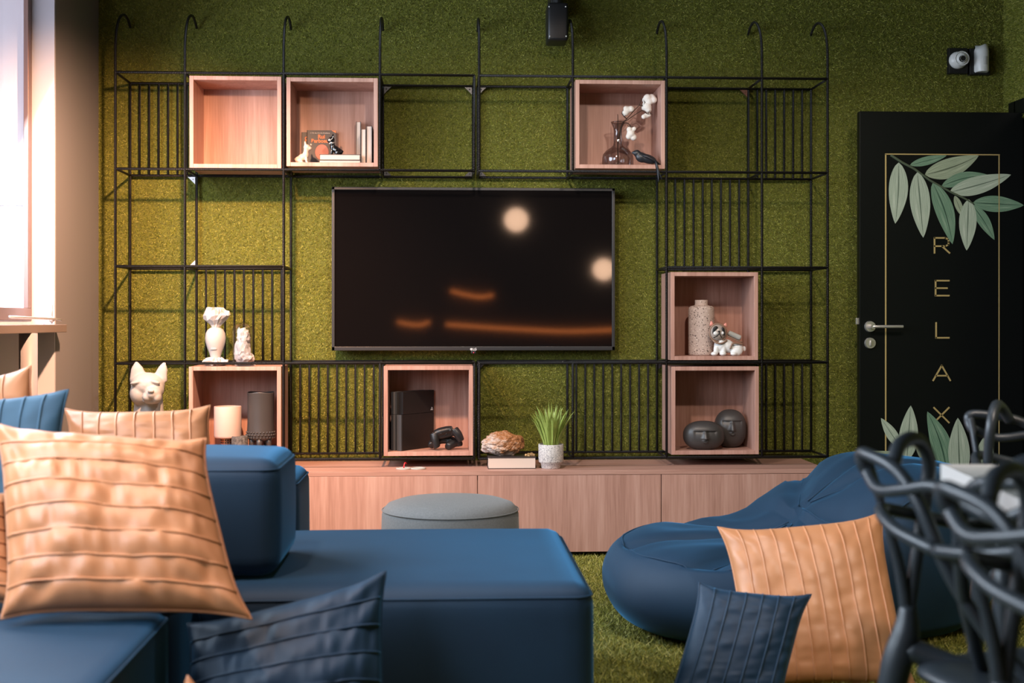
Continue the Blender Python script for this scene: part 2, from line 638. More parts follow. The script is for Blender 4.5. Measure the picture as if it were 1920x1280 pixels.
# the door leaf stands open in front of the green wall; black frame in the right wall
bm = new()
for y0, y1, z0, z1 in ((YD0 - 0.015, YD0 + 0.06, 0, ZD + 0.065), (YD1 - 0.06, YD1 + 0.05, 0, ZD + 0.065), (YD1, YD0, ZD - 0.005, ZD + 0.065)):
    box(bm, XR - 0.018, XR + 0.2, y0, y1, z0, z1, 0.003)
struct(obj('trim_2', bm, M['door_black']))
# the dim corridor behind the doorway
bm = new()
xa_, xb_ = XR + 0.2, XR + 1.5
for a in ((xa_, xb_, YD1 - 0.5, YD1 - 0.4, 0, ZC), (xa_, xb_, YD0 + 0.3, YD0 + 0.4, 0, ZC), (xb_, xb_ + 0.1, YD1 - 0.5, YD0 + 0.4, 0, ZC), (xa_, xb_, YD1 - 0.4, YD0 + 0.3, 2.5, 2.6), (xa_ - 0.21, xb_, YD1 - 0.4, YD0 + 0.3, -0.1, -0.002)):
    box(bm, *a)
struct(obj('wall_corridor', bm, M['grey_paint']))
DYF = 5.885                      # distance of the door face
d0 = P(1612, 620, DYF)
d1 = P(1921, 620, DYF)
zt = P(1700, 209, DYF).z
bm = new()
box(bm, d0.x, XR - 0.003, d0.y, d0.y + 0.04, 0.012, zt, 0.002)
door = struct(obj('door_1', bm, M['door_black']))
FY = d0.y                        # door face y


def Dp(px, py):
    return P(px, py, DYF)


bm = new()
t = 0.0032
xa, xb = Dp(1660.5, 500).x, Dp(1873, 500).x
zz = Dp(1760, 289.5).z
box(bm, xa - t, xa + t, FY - 0.002, FY, 0.15, zz)
box(bm, xb - t * .7, xb + t * .7, FY - 0.002, FY, 0.15, zz)
box(bm, xa - t, xb + t, FY - 0.002, FY, zz - t * .8, zz + t * .8)
obj('gold_border', bm, M['gold'], door)['label'] = 'thin gold border line on the black door'

LET = {
    'R': [[(0, 0), (0, 1)], [(0, 1), (.72, 1), (.92, .9), (.95, .72), (.92, .55), (.72, .45), (0, .45)], [(.5, .45), (1, 0)]],
    'E': [[(0, 0), (0, 1)], [(0, 1), (1, 1)], [(0, .5), (.86, .5)], [(0, 0), (1, 0)]],
    'L': [[(0, 1), (0, 0)], [(0, 0), (1, 0)]],
    'A': [[(0, 0), (.5, 1), (1, 0)], [(.18, .32), (.82, .32)]],
    'X': [[(0, 0), (1, 1)], [(0, 1), (1, 0)]],
}
for ch, x0, x1, y0, y1 in (('R', 1752, 1780, 446, 474), ('E', 1754, 1779, 526, 554), ('L', 1755, 1779, 605, 633), ('A', 1749.5, 1781.5, 685, 713), ('X', 1751, 1779, 764, 792)):
    bm = new()
    a, b = Dp(x0, y1), Dp(x1, y0)
    for st in LET[ch]:
        pts = [Vector((a.x + (b.x - a.x) * u, 0, a.z + (b.z - a.z) * v)) for u, v in st]
        for p, q in zip(pts, pts[1:]):
            d = (q - p).normalized()
            w = Vector((-d.z, 0, d.x)) * 0.0036
            p2, q2 = p - d * 0.003, q + d * 0.003
            prism(bm, [((p2 + w).x, (p2 + w).z), ((q2 + w).x, (q2 + w).z), ((q2 - w).x, (q2 - w).z), ((p2 - w).x, (p2 - w).z)], FY - 0.0025, FY)
    obj('letter', bm, M['gold'], door)['label'] = 'gold letter %s on the door' % ch


def leaf_mat(name, c1, c2, c3):
    m = mat(name, c1, 0.6)
    nt = m.node_tree
    b = nt.nodes['Principled BSDF']
    uv = nt.nodes.new('ShaderNodeUVMap')
    mp = nt.nodes.new('ShaderNodeMapping')
    mp.inputs['Scale'].default_value = (16, 1.6, 1)
    n = nt.nodes.new('ShaderNodeTexNoise')
    n.inputs['Scale'].default_value = 1.5
    n.inputs['Detail'].default_value = 5
    nt.links.new(uv.outputs[0], mp.inputs[0])
    nt.links.new(mp.outputs[0], n.inputs['Vector'])
    r = nt.nodes.new('ShaderNodeValToRGB')
    e = r.color_ramp.elements
    e[0].position, e[1].position = 0.3, 0.72
    e[0].color, e[1].color = c1, c3
    k = e.new(0.52)
    k.color = c2
    nt.links.new(n.outputs['Fac'], r.inputs['Fac'])
    sx = nt.nodes.new('ShaderNodeSeparateXYZ')
    nt.links.new(uv.outputs[0], sx.inputs[0])
    ab = nt.nodes.new('ShaderNodeMath')
    ab.operation = 'ABSOLUTE'
    nt.links.new(sx.outputs['X'], ab.inputs[0])
    lt = nt.nodes.new('ShaderNodeMath')
    lt.operation = 'LESS_THAN'
    lt.inputs[1].default_value = 0.06
    nt.links.new(ab.outputs[0], lt.inputs[0])
    mx = nt.nodes.new('ShaderNodeMix')
    mx.data_type = 'RGBA'
    mx.inputs['B'].default_value = tuple(v * 0.55 for v in c1[:3]) + (1,)
    nt.links.new(lt.outputs[0], mx.inputs['Factor'])
    nt.links.new(r.outputs['Color'], mx.inputs['A'])
    nt.links.new(mx.outputs['Result'], b.inputs['Base Color'])
    return m


M['leaf_pale'] = leaf_mat('printed_leaf_pale', L('7A8E78'), L('A3B19C'), L('CBD3C0'))
M['leaf_deep'] = leaf_mat('printed_leaf_deep', L('38604A'), L('67886D'), L('9DB298'))
M['leaf_olive'] = leaf_mat('printed_leaf_olive', L('66755A'), L('93A085'), L('B9C2A4'))
_ly = [0]


def leaf(bx, by, tx, ty, w, m, bend=0.0):
    """printed leaf on the door from base pixel to tip pixel, w wide (pixels)"""
    _ly[0] += 1
    y = FY - 0.0006 - 0.00025 * _ly[0]
    b, t_ = Vector((bx, by)), Vector((tx, ty))
    ax = t_ - b
    nr = Vector((-ax.y, ax.x)).normalized()
    bm = new()
    uvl = bm.loops.layers.uv.new('UVMap')
    rows = []
    N = 18
    for i in range(N + 1):
        s = i / N
        wd = w * 0.5 * (math.sin(math.pi * s ** 0.85) ** 0.8) * (1 - 0.12 * s)
        c = b + ax * s + nr * (bend * w * math.sin(math.pi * s))
        row = []
        for k in range(5):
            q = (k - 2) / 2
            p = Dp(*(c + nr * wd * q))
            row.append((bm.verts.new((p.x, y, p.z)), q, s))
        rows.append(row)
    for A, B in zip(rows, rows[1:]):
        for k in range(4):
            q = [A[k], A[k + 1], B[k + 1], B[k]]
            f = bm.faces.new([a[0] for a in q])
            for lp, a in zip(f.loops, q):
                lp[uvl].uv = (a[1], a[2])
    bmesh.ops.remove_doubles(bm, verts=bm.verts[:], dist=1e-6)
    return obj('printed_leaf', bm, M[m], door)


def c1(x, y):
    return 1560 + x / 3.047, 60 + y / 3.047


def c2(x, y):
    return 1560 + x / 2.977, 430 + y / 2.977


for bx, by, tx, ty, w, m, bd in (
        (445, 760, 655, 706, 52, 'leaf_deep', 0), (530, 815, 838, 706, 118, 'leaf_olive', 0.10), (625, 880, 900, 820, 78, 'leaf_deep', -0.2),
        (670, 915, 1022, 815, 108, 'leaf_pale', 0.05), (805, 975, 1095, 990, 98, 'leaf_deep', 0), (700, 935, 750, 1062, 44, 'leaf_olive', 0),
        (800, 985, 927, 1187, 72, 'leaf_deep', -0.08), (780, 955, 768, 1248, 106, 'leaf_pale', 0), (575, 860, 687, 1212, 112, 'leaf_deep', -0.14),
        (487, 800, 520, 1175, 122, 'leaf_pale', 0), (380, 745, 360, 1095, 116, 'leaf_pale', -0.06)):
    leaf(*c1(bx, by), *c1(tx, ty), w / 3.047, m, bd)
for bx, by, tx, ty, w, m, bd in (
        (400, 1250, 155, 1237, 52, 'leaf_olive', -0.3), (380, 1215, 272, 1052, 66, 'leaf_pale', 0), (520, 1300, 462, 1172, 40, 'leaf_olive', 0),
        (415, 1290, 438, 982, 112, 'leaf_pale', 0), (640, 1360, 530, 1015, 120, 'leaf_deep', 0.14), (712, 1400, 700, 1050, 128, 'leaf_pale', 0), (820, 1380, 865, 1135, 112, 'leaf_pale', 0.05)):
    leaf(*c2(bx, by), *c2(tx, ty), w / 2.977, m, bd)
bm = new()
tube(bm, [Vector((Dp(*c1(x, y)).x, FY - 0.0012, Dp(*c1(x, y)).z)) for x, y in ((335, 703), (400, 745), (470, 782), (560, 848), (680, 915), (760, 952), (805, 980))], [0.0062, 0.004], 8)
obj('printed_stem', bm, M['leaf_olive'], door)
# lever handle, rose, key rose, latch
bm = new()
h = Dp(1631, 612)
for pz in ((1631, 612), (1631, 643)):
    q = Dp(*pz)
    r = bmesh.ops.create_cone(bm, cap_ends=True, segments=24, radius1=0.0265, radius2=0.024, depth=0.012, matrix=Matrix.Translation((q.x, FY - 0.006, q.z)) @ Matrix.Rotation(math.pi / 2, 4, 'X'))
tube(bm, [(h.x, FY, h.z), (h.x, FY - 0.05, h.z)], 0.011, 10)
e = Dp(1686, 610.5)
tube(bm, [(h.x, FY - 0.045, h.z), (h.x + 0.02, FY - 0.05, h.z), (e.x, FY - 0.05, h.z)], 0.0075, 10)
q = Dp(1631, 643)
box(bm, q.x - 0.004, q.x + 0.004, FY - 0.02, FY - 0.01, q.z - 0.012, q.z + 0.012, 0.001)
auto(obj('door_handle', bm, M['chrome'], door))
bm = new()
q = Dp(1606, 602)
box(bm, d0.x - 0.012, d0.x + 0.001, FY + 0.012, FY + 0.028, q.z - 0.015, q.z + 0.015, 0.002)
obj('latch', bm, M['chrome'], door)


# ------------------------------------------------------------------ turf (uncountable blades)
def turf(name, label, n, origin, u, v, nrm, length, width, seed, lay, m='turf'):
    rng = np.random.default_rng(seed)
    o, u, v, nrm, lay = (np.array(a, float) for a in (origin, u, v, nrm, lay))
    p = o + rng.random((n, 1)) * u + rng.random((n, 1)) * v
    ln = length * (0.6 + 0.7 * rng.random((n, 1)))
    tang = rng.normal(size=(n, 3))
    tang -= (tang @ nrm)[:, None] * nrm
    dirv = nrm * (0.55 + 0.5 * rng.random((n, 1))) + tang * 0.75 + lay
    dirv /= np.linalg.norm(dirv, axis=1, keepdims=True)
    side = np.cross(dirv, rng.normal(size=(n, 3)))
    side /= np.linalg.norm(side, axis=1, keepdims=True)
    w = width * (0.7 + 0.6 * rng.random((n, 1)))
    co = np.empty((n, 3, 3))
    co[:, 0] = p - side * w / 2
    co[:, 1] = p + side * w / 2
    co[:, 2] = p + dirv * ln
    me = bpy.data.meshes.new(name)
    me.vertices.add(3 * n)
    me.vertices.foreach_set('co', (co.reshape(-1, 3) - o).ravel())
    me.loops.add(3 * n)
    me.loops.foreach_set('vertex_index', np.arange(3 * n, dtype=np.int32))
    me.polygons.add(n)
    me.polygons.foreach_set('loop_start', np.arange(0, 3 * n, 3, dtype=np.int32))
    me.update(calc_edges=True)
    at = me.attributes.new('tint', 'FLOAT', 'POINT')
    at.data.foreach_set('value', np.repeat(rng.random(n), 3).astype(np.float32))
    me.materials.append(M[m])
    ob = bpy.data.objects.new(name, me)
    COL.objects.link(ob)
    ob.location = o
    return tag(ob, label, 'artificial grass', kind='stuff')


turf('artificial_grass', 'green artificial grass covering the wall behind the shelving', 480000, (XL, 0, 0.0), (XR - XL, 0, 0), (0, 0, 2.75), (0, -1, 0), 0.015, 0.0024, 1, (0, 0, -0.35))
turf('artificial_grass', 'strip of green artificial grass on the right wall above the doorway', 42000, (XR, -0.75, 2.0), (0, 0.75, 0), (0, 0, 0.75), (-1, 0, 0), 0.014, 0.0021, 2, (0, 0, -0.35))
turf('artificial_grass', 'yellowish green artificial grass on the floor between sofa and bean bag', 170000, (-0.4, -3.5, 0), (3.0, 0, 0), (0, 3.15, 0), (0, 0, 1), 0.02, 0.0028, 3, (0.1, 0, 0), 'turf_floor')

# ------------------------------------------------------------------ steel shelving
CX = [-1.4777, -1.1703, -0.7312, -0.2998, 0.137, 0.5743, 1.0043, 1.4449, 1.7501]
RZ = [H + v for v in (1.1139, 0.6822, 0.2466, -0.1885, -0.6217)]
YF, YR = -0.2965, -0.03
R1 = 0.0062
rack = thing('steel_rack', 'black ribbed steel grid rack with hooked uprights along the green wall', 'rack', (0.137, -0.16, RZ[4]))
rnd = random.Random(4)


def rod(name, pts, r=R1, seg=8):
    bm = new()
    tube(bm, pts, r, seg)
    return obj(name, bm, M['rebar'], rack, True)


HOOK = [(YF, 2.24), (YF + 0.004, 2.30), (YF + 0.03, 2.37), (YF + 0.085, 2.425), (YF + 0.16, 2.452), (YF + 0.225, 2.445), (YF + 0.27, 2.42)]
for i, x in enumerate(CX):
    full = i in (0, 1, 2, 6, 7, 8)
    for dx in ((-0.011, 0.011) if i == 4 else (0,)):
        top = catmull([(x + dx, y, z) for y, z in HOOK], 5) if dx >= 0 else [(x + dx, YF, RZ[0])]
        if full:
            rod('upright', [(x, YF, RZ[4])] + top)
            rod('rear_upright', [(x, YR, RZ[4]), (x, YR, RZ[0])])
        else:
            rod('upright', [(x + dx, YF, RZ[1])] + top)
            rod('upright', [(x + dx, YF, RZ[4]), (x + dx, YF, RZ[3])])
            rod('rear_upright', [(x + dx, YR, RZ[1]), (x + dx, YR, RZ[0])])
            rod('rear_upright', [(x + dx, YR, RZ[4]), (x + dx, YR, RZ[3])])
    for j, z in enumerate(RZ):
        if full or j in (0, 1, 3, 4):
            for dx in ((-0.011, 0.011) if i == 4 else (0,)):
                rod('spacer', [(x + dx, YF, z), (x + dx, YR, z)], R1 * 0.9)
for j, z in enumerate(RZ):
    spans = [(CX[0], CX[4] - 0.011), (CX[4] + 0.011, CX[8])] if j != 2 else [(CX[0], CX[2]), (CX[6], CX[8])]
    for a, b in spans:
        rod('rail', [(a, YF, z), (b, YF, z)])
        rod('rear_rail', [(a, YR, z), (b, YR, z)])


def bars(c, j, n):
    a, b = CX[c], CX[c + 1]
    for k in range(1, n + 1):
        x = a + (b - a) * k / (n + 1)
        rod('bar', [(x, YR, RZ[j + 1]), (x, YR, RZ[j])], 0.0054, 6)


bars(0, 0, 6)
bars(1, 2, 9)
bars(2, 3, 9)
bars(5, 3, 9)
bars(6, 1, 9)
bars(7, 0, 6)
bars(7, 3, 6)


def bracket(x, z, sx, sz, m):
    bm = new()
    s = 0.034
    prism(bm, [(x, z), (x + sx * s, z), (x, z + sz * s)] if sx * sz > 0 else [(x, z), (x, z + sz * s), (x + sx * s, z)], YR - 0.004, YR + 0.002)
    ball(bm, (x + sx * s * .3, YR - 0.005, z + sz * s * .3), (0.004, 0.002, 0.004), 1)
    return obj('bracket', bm, M[m], rack)


M['zinc'] = mat('zinc_plate', (0.45, 0.43, 0.44, 1), 0.4, 0.5)
M['rust'] = mat('rusty_plate', (0.16, 0.06, 0.035, 1), 0.6)
bracket(CX[1] - 0.006, RZ[1] - 0.006, -1, -1, 'zinc')['label'] = 'bare metal corner plate'
bracket(CX[1] - 0.006, RZ[2] + 0.006, -1, 1, 'zinc')['label'] = 'bare metal corner plate'
bracket(CX[7] - 0.006, RZ[0] - 0.006, -1, -1, 'rust')['label'] = 'rusty corner plate'
bracket(CX[4] - 0.017, RZ[0] - 0.006, -1, -1, 'black_metal')
bracket(CX[4] + 0.017, RZ[0] - 0.006, 1, -1, 'black_metal')
bracket(CX[3] + 0.006, RZ[0] - 0.006, 1, -1, 'black_metal')
bracket(CX[3] + 0.006, RZ[1] + 0.006, 1, 1, 'black_metal')
bracket(CX[4] - 0.017, RZ[1] + 0.006, -1, 1, 'black_metal')
bracket(CX[4] + 0.017, RZ[1] + 0.006, 1, 1, 'black_metal')
bracket(CX[4] + 0.017, RZ[3] - 0.006, 1, -1, 'black_metal')
bracket(CX[6] + 0.006, RZ[3] - 0.006, 1, -1, 'black_metal')

# ------------------------------------------------------------------ wooden cubes in the rack
BY = 5.80
B = {}


def cube(key, l, r, t_, b, label):
    x0, x1 = P(l, (t_ + b) / 2, BY).x, P(r, (t_ + b) / 2, BY).x
    z1, z0 = P((l + r) / 2, t_, BY).z, P((l + r) / 2, b, BY).z
    y0, y1 = BY - D, -0.045
    th = 0.0185
    c = thing('wooden_cube', label, 'shelf box', ((x0 + x1) / 2, (y0 + y1) / 2, z0), 'open wooden cubes in the steel rack')
    for nm, a in (('side_panel', (x0, x0 + th, y0, y1, z0, z1)), ('side_panel', (x1 - th, x1, y0, y1, z0, z1)), ('top_panel', (x0 + th, x1 - th, y0, y1, z1 - th, z1)), ('bottom_panel', (x0 + th, x1 - th, y0, y1, z0, z0 + th))):
        bm = new()
        box(bm, *a, 0.0012, 1)
        obj(nm, bm, M['wood'], c)
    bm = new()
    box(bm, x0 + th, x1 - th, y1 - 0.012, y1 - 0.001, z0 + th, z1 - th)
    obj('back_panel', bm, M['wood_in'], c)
    B[key] = (x0 + th, x1 - th, z0 + th + 0.0003, z1 - th, y0, y1 - 0.012)
    return c


cube('empty', 355, 527.5, 142.5, 315, 'empty pinkish wooden cube at the upper left of the steel rack')
cube('books', 537, 708.5, 145.5, 312, 'wooden cube holding books and two small dog figurines')
cube('vase', 1079, 1247, 150, 316, 'wooden cube with the glass vase of cotton and the black bird')
cube('speckled', 1257.5, 1421.5, 510, 675, 'wooden cube holding the speckled bottle vase and astronaut dog')
cube('faces', 1259, 1423, 687, 852, 'wooden cube holding two dark stone faces')
cube('cups', 354, 527, 687, 854, 'wooden cube at the lower left holding dark studded vase and blush holder')
cube('console', 719.5, 887, 686, 854.5, 'wooden cube below the television holding the game console')

# ------------------------------------------------------------------ low cabinet
YC = 5.65                        # distance of its front
cz1 = P(1000, 882, YC).z
cx0, cx1 = -1.62, P(1552, 876, YC).x
cy0 = YC - D
cab = thing('low_cabinet', 'long low pink oak cabinet under the steel rack', 'cabinet', ((cx0 + cx1) / 2, cy0 / 2, 0))
bm = new()
box(bm, cx0, cx1, cy0, -0.015, cz1 - 0.02, cz1, 0.001, 1)
obj('top', bm, M['wood_top'], cab)
bm = new()
box(bm, cx0 + 0.004, cx1 - 0.004, cy0 + 0.02, -0.02, 0.06, cz1 - 0.0205)
obj('body', bm, M['wood'], cab)
bm = new()
box(bm, cx0 + 0.03, cx1 - 0.03, cy0 + 0.06, -0.05, 0, 0.0595)
obj('plinth', bm, M['dark_paint'], cab)
zb = P(1000, 1035, YC).z
xs = [cx0, P(545, 950, YC).x, P(895.5, 950, YC).x, P(1240, 950, YC).x, cx1]
for a, b in zip(xs, xs[1:]):
    bm = new()
    box(bm, a + 0.0018, b - 0.0018, cy0, cy0 + 0.0195, zb, cz1 - 0.0215, 0.0008, 1)
    obj('door', bm, M['wood'], cab)
CZ = cz1 + 0.0003

# ------------------------------------------------------------------ television
tl, br = P(622, 350, 6.0), P(1153, 656.5, 6.0)
tv = thing('television', 'large black flat screen television mounted on the green wall', 'television', ((tl.x + br.x) / 2, tl.y, br.z))
x0, x1, z0, z1, ty = tl.x, br.x, br.z, tl.z, tl.y
bz = 0.0135
bm = new()
box(bm, x0 + 0.01, x1 - 0.01, ty + 0.012, -0.012, z0 + 0.01, z1 - 0.01, 0.004)
obj('housing', bm, M['black_plastic'], tv)
bm = new()
for a in ((x0, x1, z1 - bz, z1), (x0, x1, z0, z0 + bz * 1.35), (x0, x0 + bz, z0, z1), (x1 - bz, x1, z0, z1)):
    box(bm, a[0], a[1], ty, ty + 0.04, a[2], a[3], 0.0015)
obj('bezel', bm, M['screen_grey'], tv)
M['screen'] = mat('switched_off_screen', (0.005, 0.004, 0.004, 1), 0.045, spec=0.5)
bm = new()
box(bm, x0 + bz, x1 - bz, ty + 0.006, ty + 0.0125, z0 + bz, z1 - bz)
obj('screen', bm, M['screen'], tv)
M['logo'] = mat('silver_print', (0.6, 0.6, 0.6, 1), 0.4)
lp = P(888, 654, 6.0)
lg = text('logo', 'LG', (lp.x - 0.004, ty - 0.001, lp.z - 0.006), 0.015, M['logo'], tv, 0.0004)
bm = new()
bmesh.ops.create_cone(bm, cap_ends=True, segments=20, radius1=0.0055, radius2=0.0055, depth=0.001, matrix=Matrix.Translation((lp.x - 0.011, ty - 0.0008, lp.z - 0.001)) @ Matrix.Rotation(math.pi / 2, 4, 'X'))
obj('logo_disc', bm, M['logo'], tv)
M['standby'] = mat('standby_red', (0.6, 0.02, 0.05, 1), 0.4, emit=((1, 0.03, 0.12, 1), 0.8))
bm = new()
box(bm, lp.x - 0.012, lp.x + 0.012, ty, ty + 0.02, z0 - 0.015, z0 + 0.001, 0.003)
obj('sensor', bm, M['black_plastic'], tv)
bm = new()
ball(bm, (lp.x, ty, z0 - 0.010), 0.0022, 2)
obj('standby_light', bm, M['standby'], tv)['label'] = 'small red standby light'

# ------------------------------------------------------------------ speaker, camera, motion sensor on the wall
q0, q1 = P(1027, 75, 5.86), P(1066, 4, 5.86)
sp = thing('loudspeaker', 'small black loudspeaker hung high on the green wall', 'loudspeaker', ((q0.x + q1.x) / 2, q0.y, q0.z))
bm = new()
box(bm, q0.x, q1.x, q0.y, q0.y + 0.14, q0.z, q1.z, 0.012, 3)
auto(obj('cabinet', bm, M['black_plastic'], sp))
bm = new()
for px, py in ((1030, 12), (1061, 12), (1031, 67.5), (1062, 67.5)):
    q = P(px, py, 5.855)
    ball(bm, (q.x, q0.y - 0.0005, q.z), 0.0035, 2)
obj('screw', bm, M['white_plastic'], sp)
bm = new()
xm = (q0.x + q1.x) / 2
box(bm, xm - 0.03, xm + 0.03, q0.y + 0.06, 0, q1.z - 0.03, q1.z + 0.08, 0.01)
tube(bm, [(xm, q0.y + 0.05, q1.z - 0.01), (xm, q0.y + 0.05, q1.z + 0.03)], 0.025, 12)
obj('bracket', bm, M['black_metal'], sp)

q0, q1 = P(1781, 137, 6.06), P(1816, 89, 6.06)
cm = thing('security_camera', 'white dome security camera on a square black plate', 'security camera', ((q0.x + q1.x) / 2, -0.03, q0.z))
bm = new()
box(bm, q0.x, q1.x, -0.03, 0.0, q0.z, q1.z, 0.002)
obj('plate', bm, M['black_plastic'], cm)
c = P(1800, 111, 6.04)
bm = new()
ball(bm, (c.x, -0.035, c.z), (0.044, 0.030, 0.042), 3)
obj('dome', bm, M['white_plastic'], cm, True)
bm = new()
ball(bm, (c.x + 0.005, -0.055, c.z + 0.002), (0.034, 0.024, 0.034), 3, (0, 0, -.3))
tube(bm, [(c.x + 0.008 + 0.033 * math.cos(a), -0.066, c.z + 0.003 + 0.033 * math.sin(a)) for a in np.linspace(0, 2 * math.pi, 24, endpoint=False)], 0.003, 6, closed=True)
obj('eyeball', bm, M['white_plastic'], cm, True)
bm = new()
bmesh.ops.create_cone(bm, cap_ends=True, segments=24, radius1=0.017, radius2=0.015, depth=0.012, matrix=Matrix.Translation((c.x + 0.006, -0.078, c.z)) @ Matrix.Rotation(math.pi / 2, 4, 'X'))
obj('lens', bm, M['black_dot'], cm)
bm = new()
for k in range(12):
    a = k * math.pi / 6
    ball(bm, (c.x + 0.006 + 0.0135 * math.cos(a), -0.0845, c.z + 0.0135 * math.sin(a)), 0.0017, 1)
obj('infrared_leds', bm, M['white_plastic'], cm)

q0, q1 = P(1820, 139, 6.06), P(1858, 90, 6.06)
ms = thing('motion_sensor', 'white curved motion sensor on a black plate near the corner', 'sensor', ((q0.x + q1.x) / 2, -0.03, q0.z))
bm = new()
box(bm, q0.x, q1.x, -0.03, 0, q0.z, q1.z, 0.002)
obj('plate', bm, M['black_plastic'], ms)
a, b = P(1828, 135.5, 6.06), P(1853, 85, 6.06)
bm = new()
xc, w_ = (a.x + b.x) / 2, (b.x - a.x) / 2
ol = []
for k in range(13):
    an = math.pi * k / 12
    ol.append((xc - w_ * math.cos(an), -0.035 - 0.04 * math.sin(an) ** 0.7))
rings = []
for z, s, yo in ((a.z, .86, 0), (a.z + 0.006, 1, 0), (b.z - 0.03, 1, 0), (b.z - 0.012, .96, 0.012), (b.z, .85, 0.026)):
    rings.append([bm.verts.new((xc + (x - xc) * s, min(-0.03, y + yo), z + (0.012 * (xc - x) / w_ * -1 if s < 1 and yo else 0))) for x, y in ol] + [bm.verts.new((xc + w_ * s, -0.03, z)), bm.verts.new((xc - w_ * s, -0.03, z))])
for A, Bb in zip(rings, rings[1:]):
    n = len(A)
    for k in range(n):
        bm.faces.new((A[k], A[(k + 1) % n], Bb[(k + 1) % n], Bb[k]))
bm.faces.new(rings[0][::-1])
bm.faces.new(rings[-1])
auto(obj('housing', bm, M['white_plastic'], ms), 50)
M['lens_white'] = mat('sensor_lens', (0.5, 0.5, 0.48, 1), 0.6)
bm = new()
zl, zh = P(1840, 121, 6.03).z, P(1840, 105.5, 6.03).z
tube(bm, [(xc + 0.003, -0.058, zl), (xc + 0.003, -0.058, zh)], 0.0185, 16)
obj('lens', bm, M['lens_white'], ms, False)


# ------------------------------------------------------------------ things standing in and on the cubes
def pix(Yd, ybot, floor):
    """point at photograph pixel, measured up from a floor seen at pixel row ybot"""
    s = Yd / F
    return s, (lambda px, py, dy=0.0: Vector((P(px, HY, Yd).x, Yd - D + dy, floor + (ybot - py) * s)))


def book(name, label, x0, x1, y0, y1, z0, z1, spine, m_cover='dark_cover', group=None, th=0.0022):
    """closed book; spine = which side ('x0','x1','y1','z0' ...) carries the spine; page edges show elsewhere"""
    b = thing(name, label, 'book', ((x0 + x1) / 2, (y0 + y1) / 2, z0), group)
    ext = (x1 - x0, y1 - y0, z1 - z0)
    thin = ext.index(min(ext))
    lo, hi = [x0, y0, z0], [x1, y1, z1]
    pl, ph = lo[:], hi[:]
    for k in range(3):
        if k != thin:
            pl[k] += 0.003
            ph[k] -= 0.003
    pl[thin] += th
    ph[thin] -= th
    bm = new()
    box(bm, pl[0], ph[0], pl[1], ph[1], pl[2], ph[2])
    obj('pages', bm, M['pages'], b)
    bm = new()
    for e in (0, 1):
        a, c = lo[:], hi[:]
        if e == 0:
            c[thin] = lo[thin] + th
        else:
            a[thin] = hi[thin] - th
        box(bm, a[0], c[0], a[1], c[1], a[2], c[2])
    k = 'xyz'.index(spine[0])
    a, c = lo[:], hi[:]
    if spine[1] == '0':
        c[k] = lo[k] + th
    else:
        a[k] = hi[k] - th
    box(bm, a[0], c[0], a[1], c[1], a[2], c[2])
    obj('cover', bm, M[m_cover], b)
    return b


fl = B['books'][2]
yb_ = B['books'][5]
# two dark paperbacks with their covers to the room
Yd = 6.01
s, q = pix(Yd, 302.5, fl)
a, b_ = q(576, 302.5), q(630.5, 233.3)
bk = book('book', 'dark book with salmon portrait cover standing behind the black dog figurine', a.x, b_.x, a.y - 0.012, a.y + 0.006, fl, b_.z, 'x0', group='books in the upper cube')
fy = a.y - 0.012
bm = new()
ball(bm, (q(604, 0).x, fy, q(0, 274).z), (0.032, 0.0012, 0.037), 3)
obj('cover_portrait', bm, M['skin_print'], bk, True)
bm = new()
c0, c1_, c2_ = q(622, 233.6), q(630.3, 233.6), q(630.3, 241)
prism(bm, [(c0.x, c0.z), (c1_.x, c1_.z), (c2_.x, c2_.z), (c2_.x, c2_.z + 0.006)], fy - 0.001, fy)
obj('cover_corner', bm, M['orange_print'], bk)
bm = new()
w = q(583.5, 260)
box(bm, w.x - 0.0035, w.x + 0.0035, fy - 0.0008, fy, w.z - 0.0035, w.z + 0.0035)
obj('cover_mark', bm, M['cream_print'], bk)
w = q(610, 248.6)
text('cover_title', 'Rui', (w.x, fy - 0.0006, w.z), 0.0255, M['orange_print'], bk, 0.0009, 'RIGHT')
w = q(584, 256.2)
text('cover_title', 'Barbosa', (w.x, fy - 0.0006, w.z), 0.0235, M['orange_print'], bk, 0.0009)
w = q(582, 239.5)
text('cover_line', 'A Vida dos Grandes Brasileiros', (w.x, fy - 0.0006, w.z), 0.0072, M['cream_print'], bk, 0.0001)
a, b_ = q(565, 302.5), q(600, 236)
bk2 = book('book', 'dark book mostly hidden, poking out left behind the portrait book', a.x, b_.x, a.y + 0.007, a.y + 0.024, fl, b_.z, 'x0', group='books in the upper cube')
fy = a.y + 0.007
w = q(571.2, 251)
text('cover_title', 'C', (w.x, fy - 0.0006, w.z), 0.0235, M['orange_print'], bk2, 0.0009)
w = q(571.2, 257.5)
text('cover_title', 'I', (w.x, fy - 0.0006, w.z), 0.0235, M['orange_print'], bk2, 0.0012)
bm = new()
w = q(573, 261.5)
box(bm, w.x - 0.003, w.x + 0.003, fy - 0.0008, fy, w.z - 0.003, w.z + 0.003)
obj('cover_mark', bm, M['cream_print'], bk2)
# two books lying flat
Yd = 5.86
s, q = pix(Yd, 303.5, fl)
a, b_ = q(598, 303.5), q(676, 296.2)
book('book', 'lower of the two pale books lying flat in the upper cube', a.x, b_.x, a.y, a.y + 0.13, fl, b_.z, 'x1', group='books in the upper cube')
a, c_ = q(599, 296), q(675.5, 285.5)
book('book', 'upper of the two flat books, under the black dog figurine', a.x, c_.x, a.y, a.y + 0.13, b_.z + 0.0003, c_.z, 'x1', group='books in the upper cube')
stack_top = c_.z + 0.0003
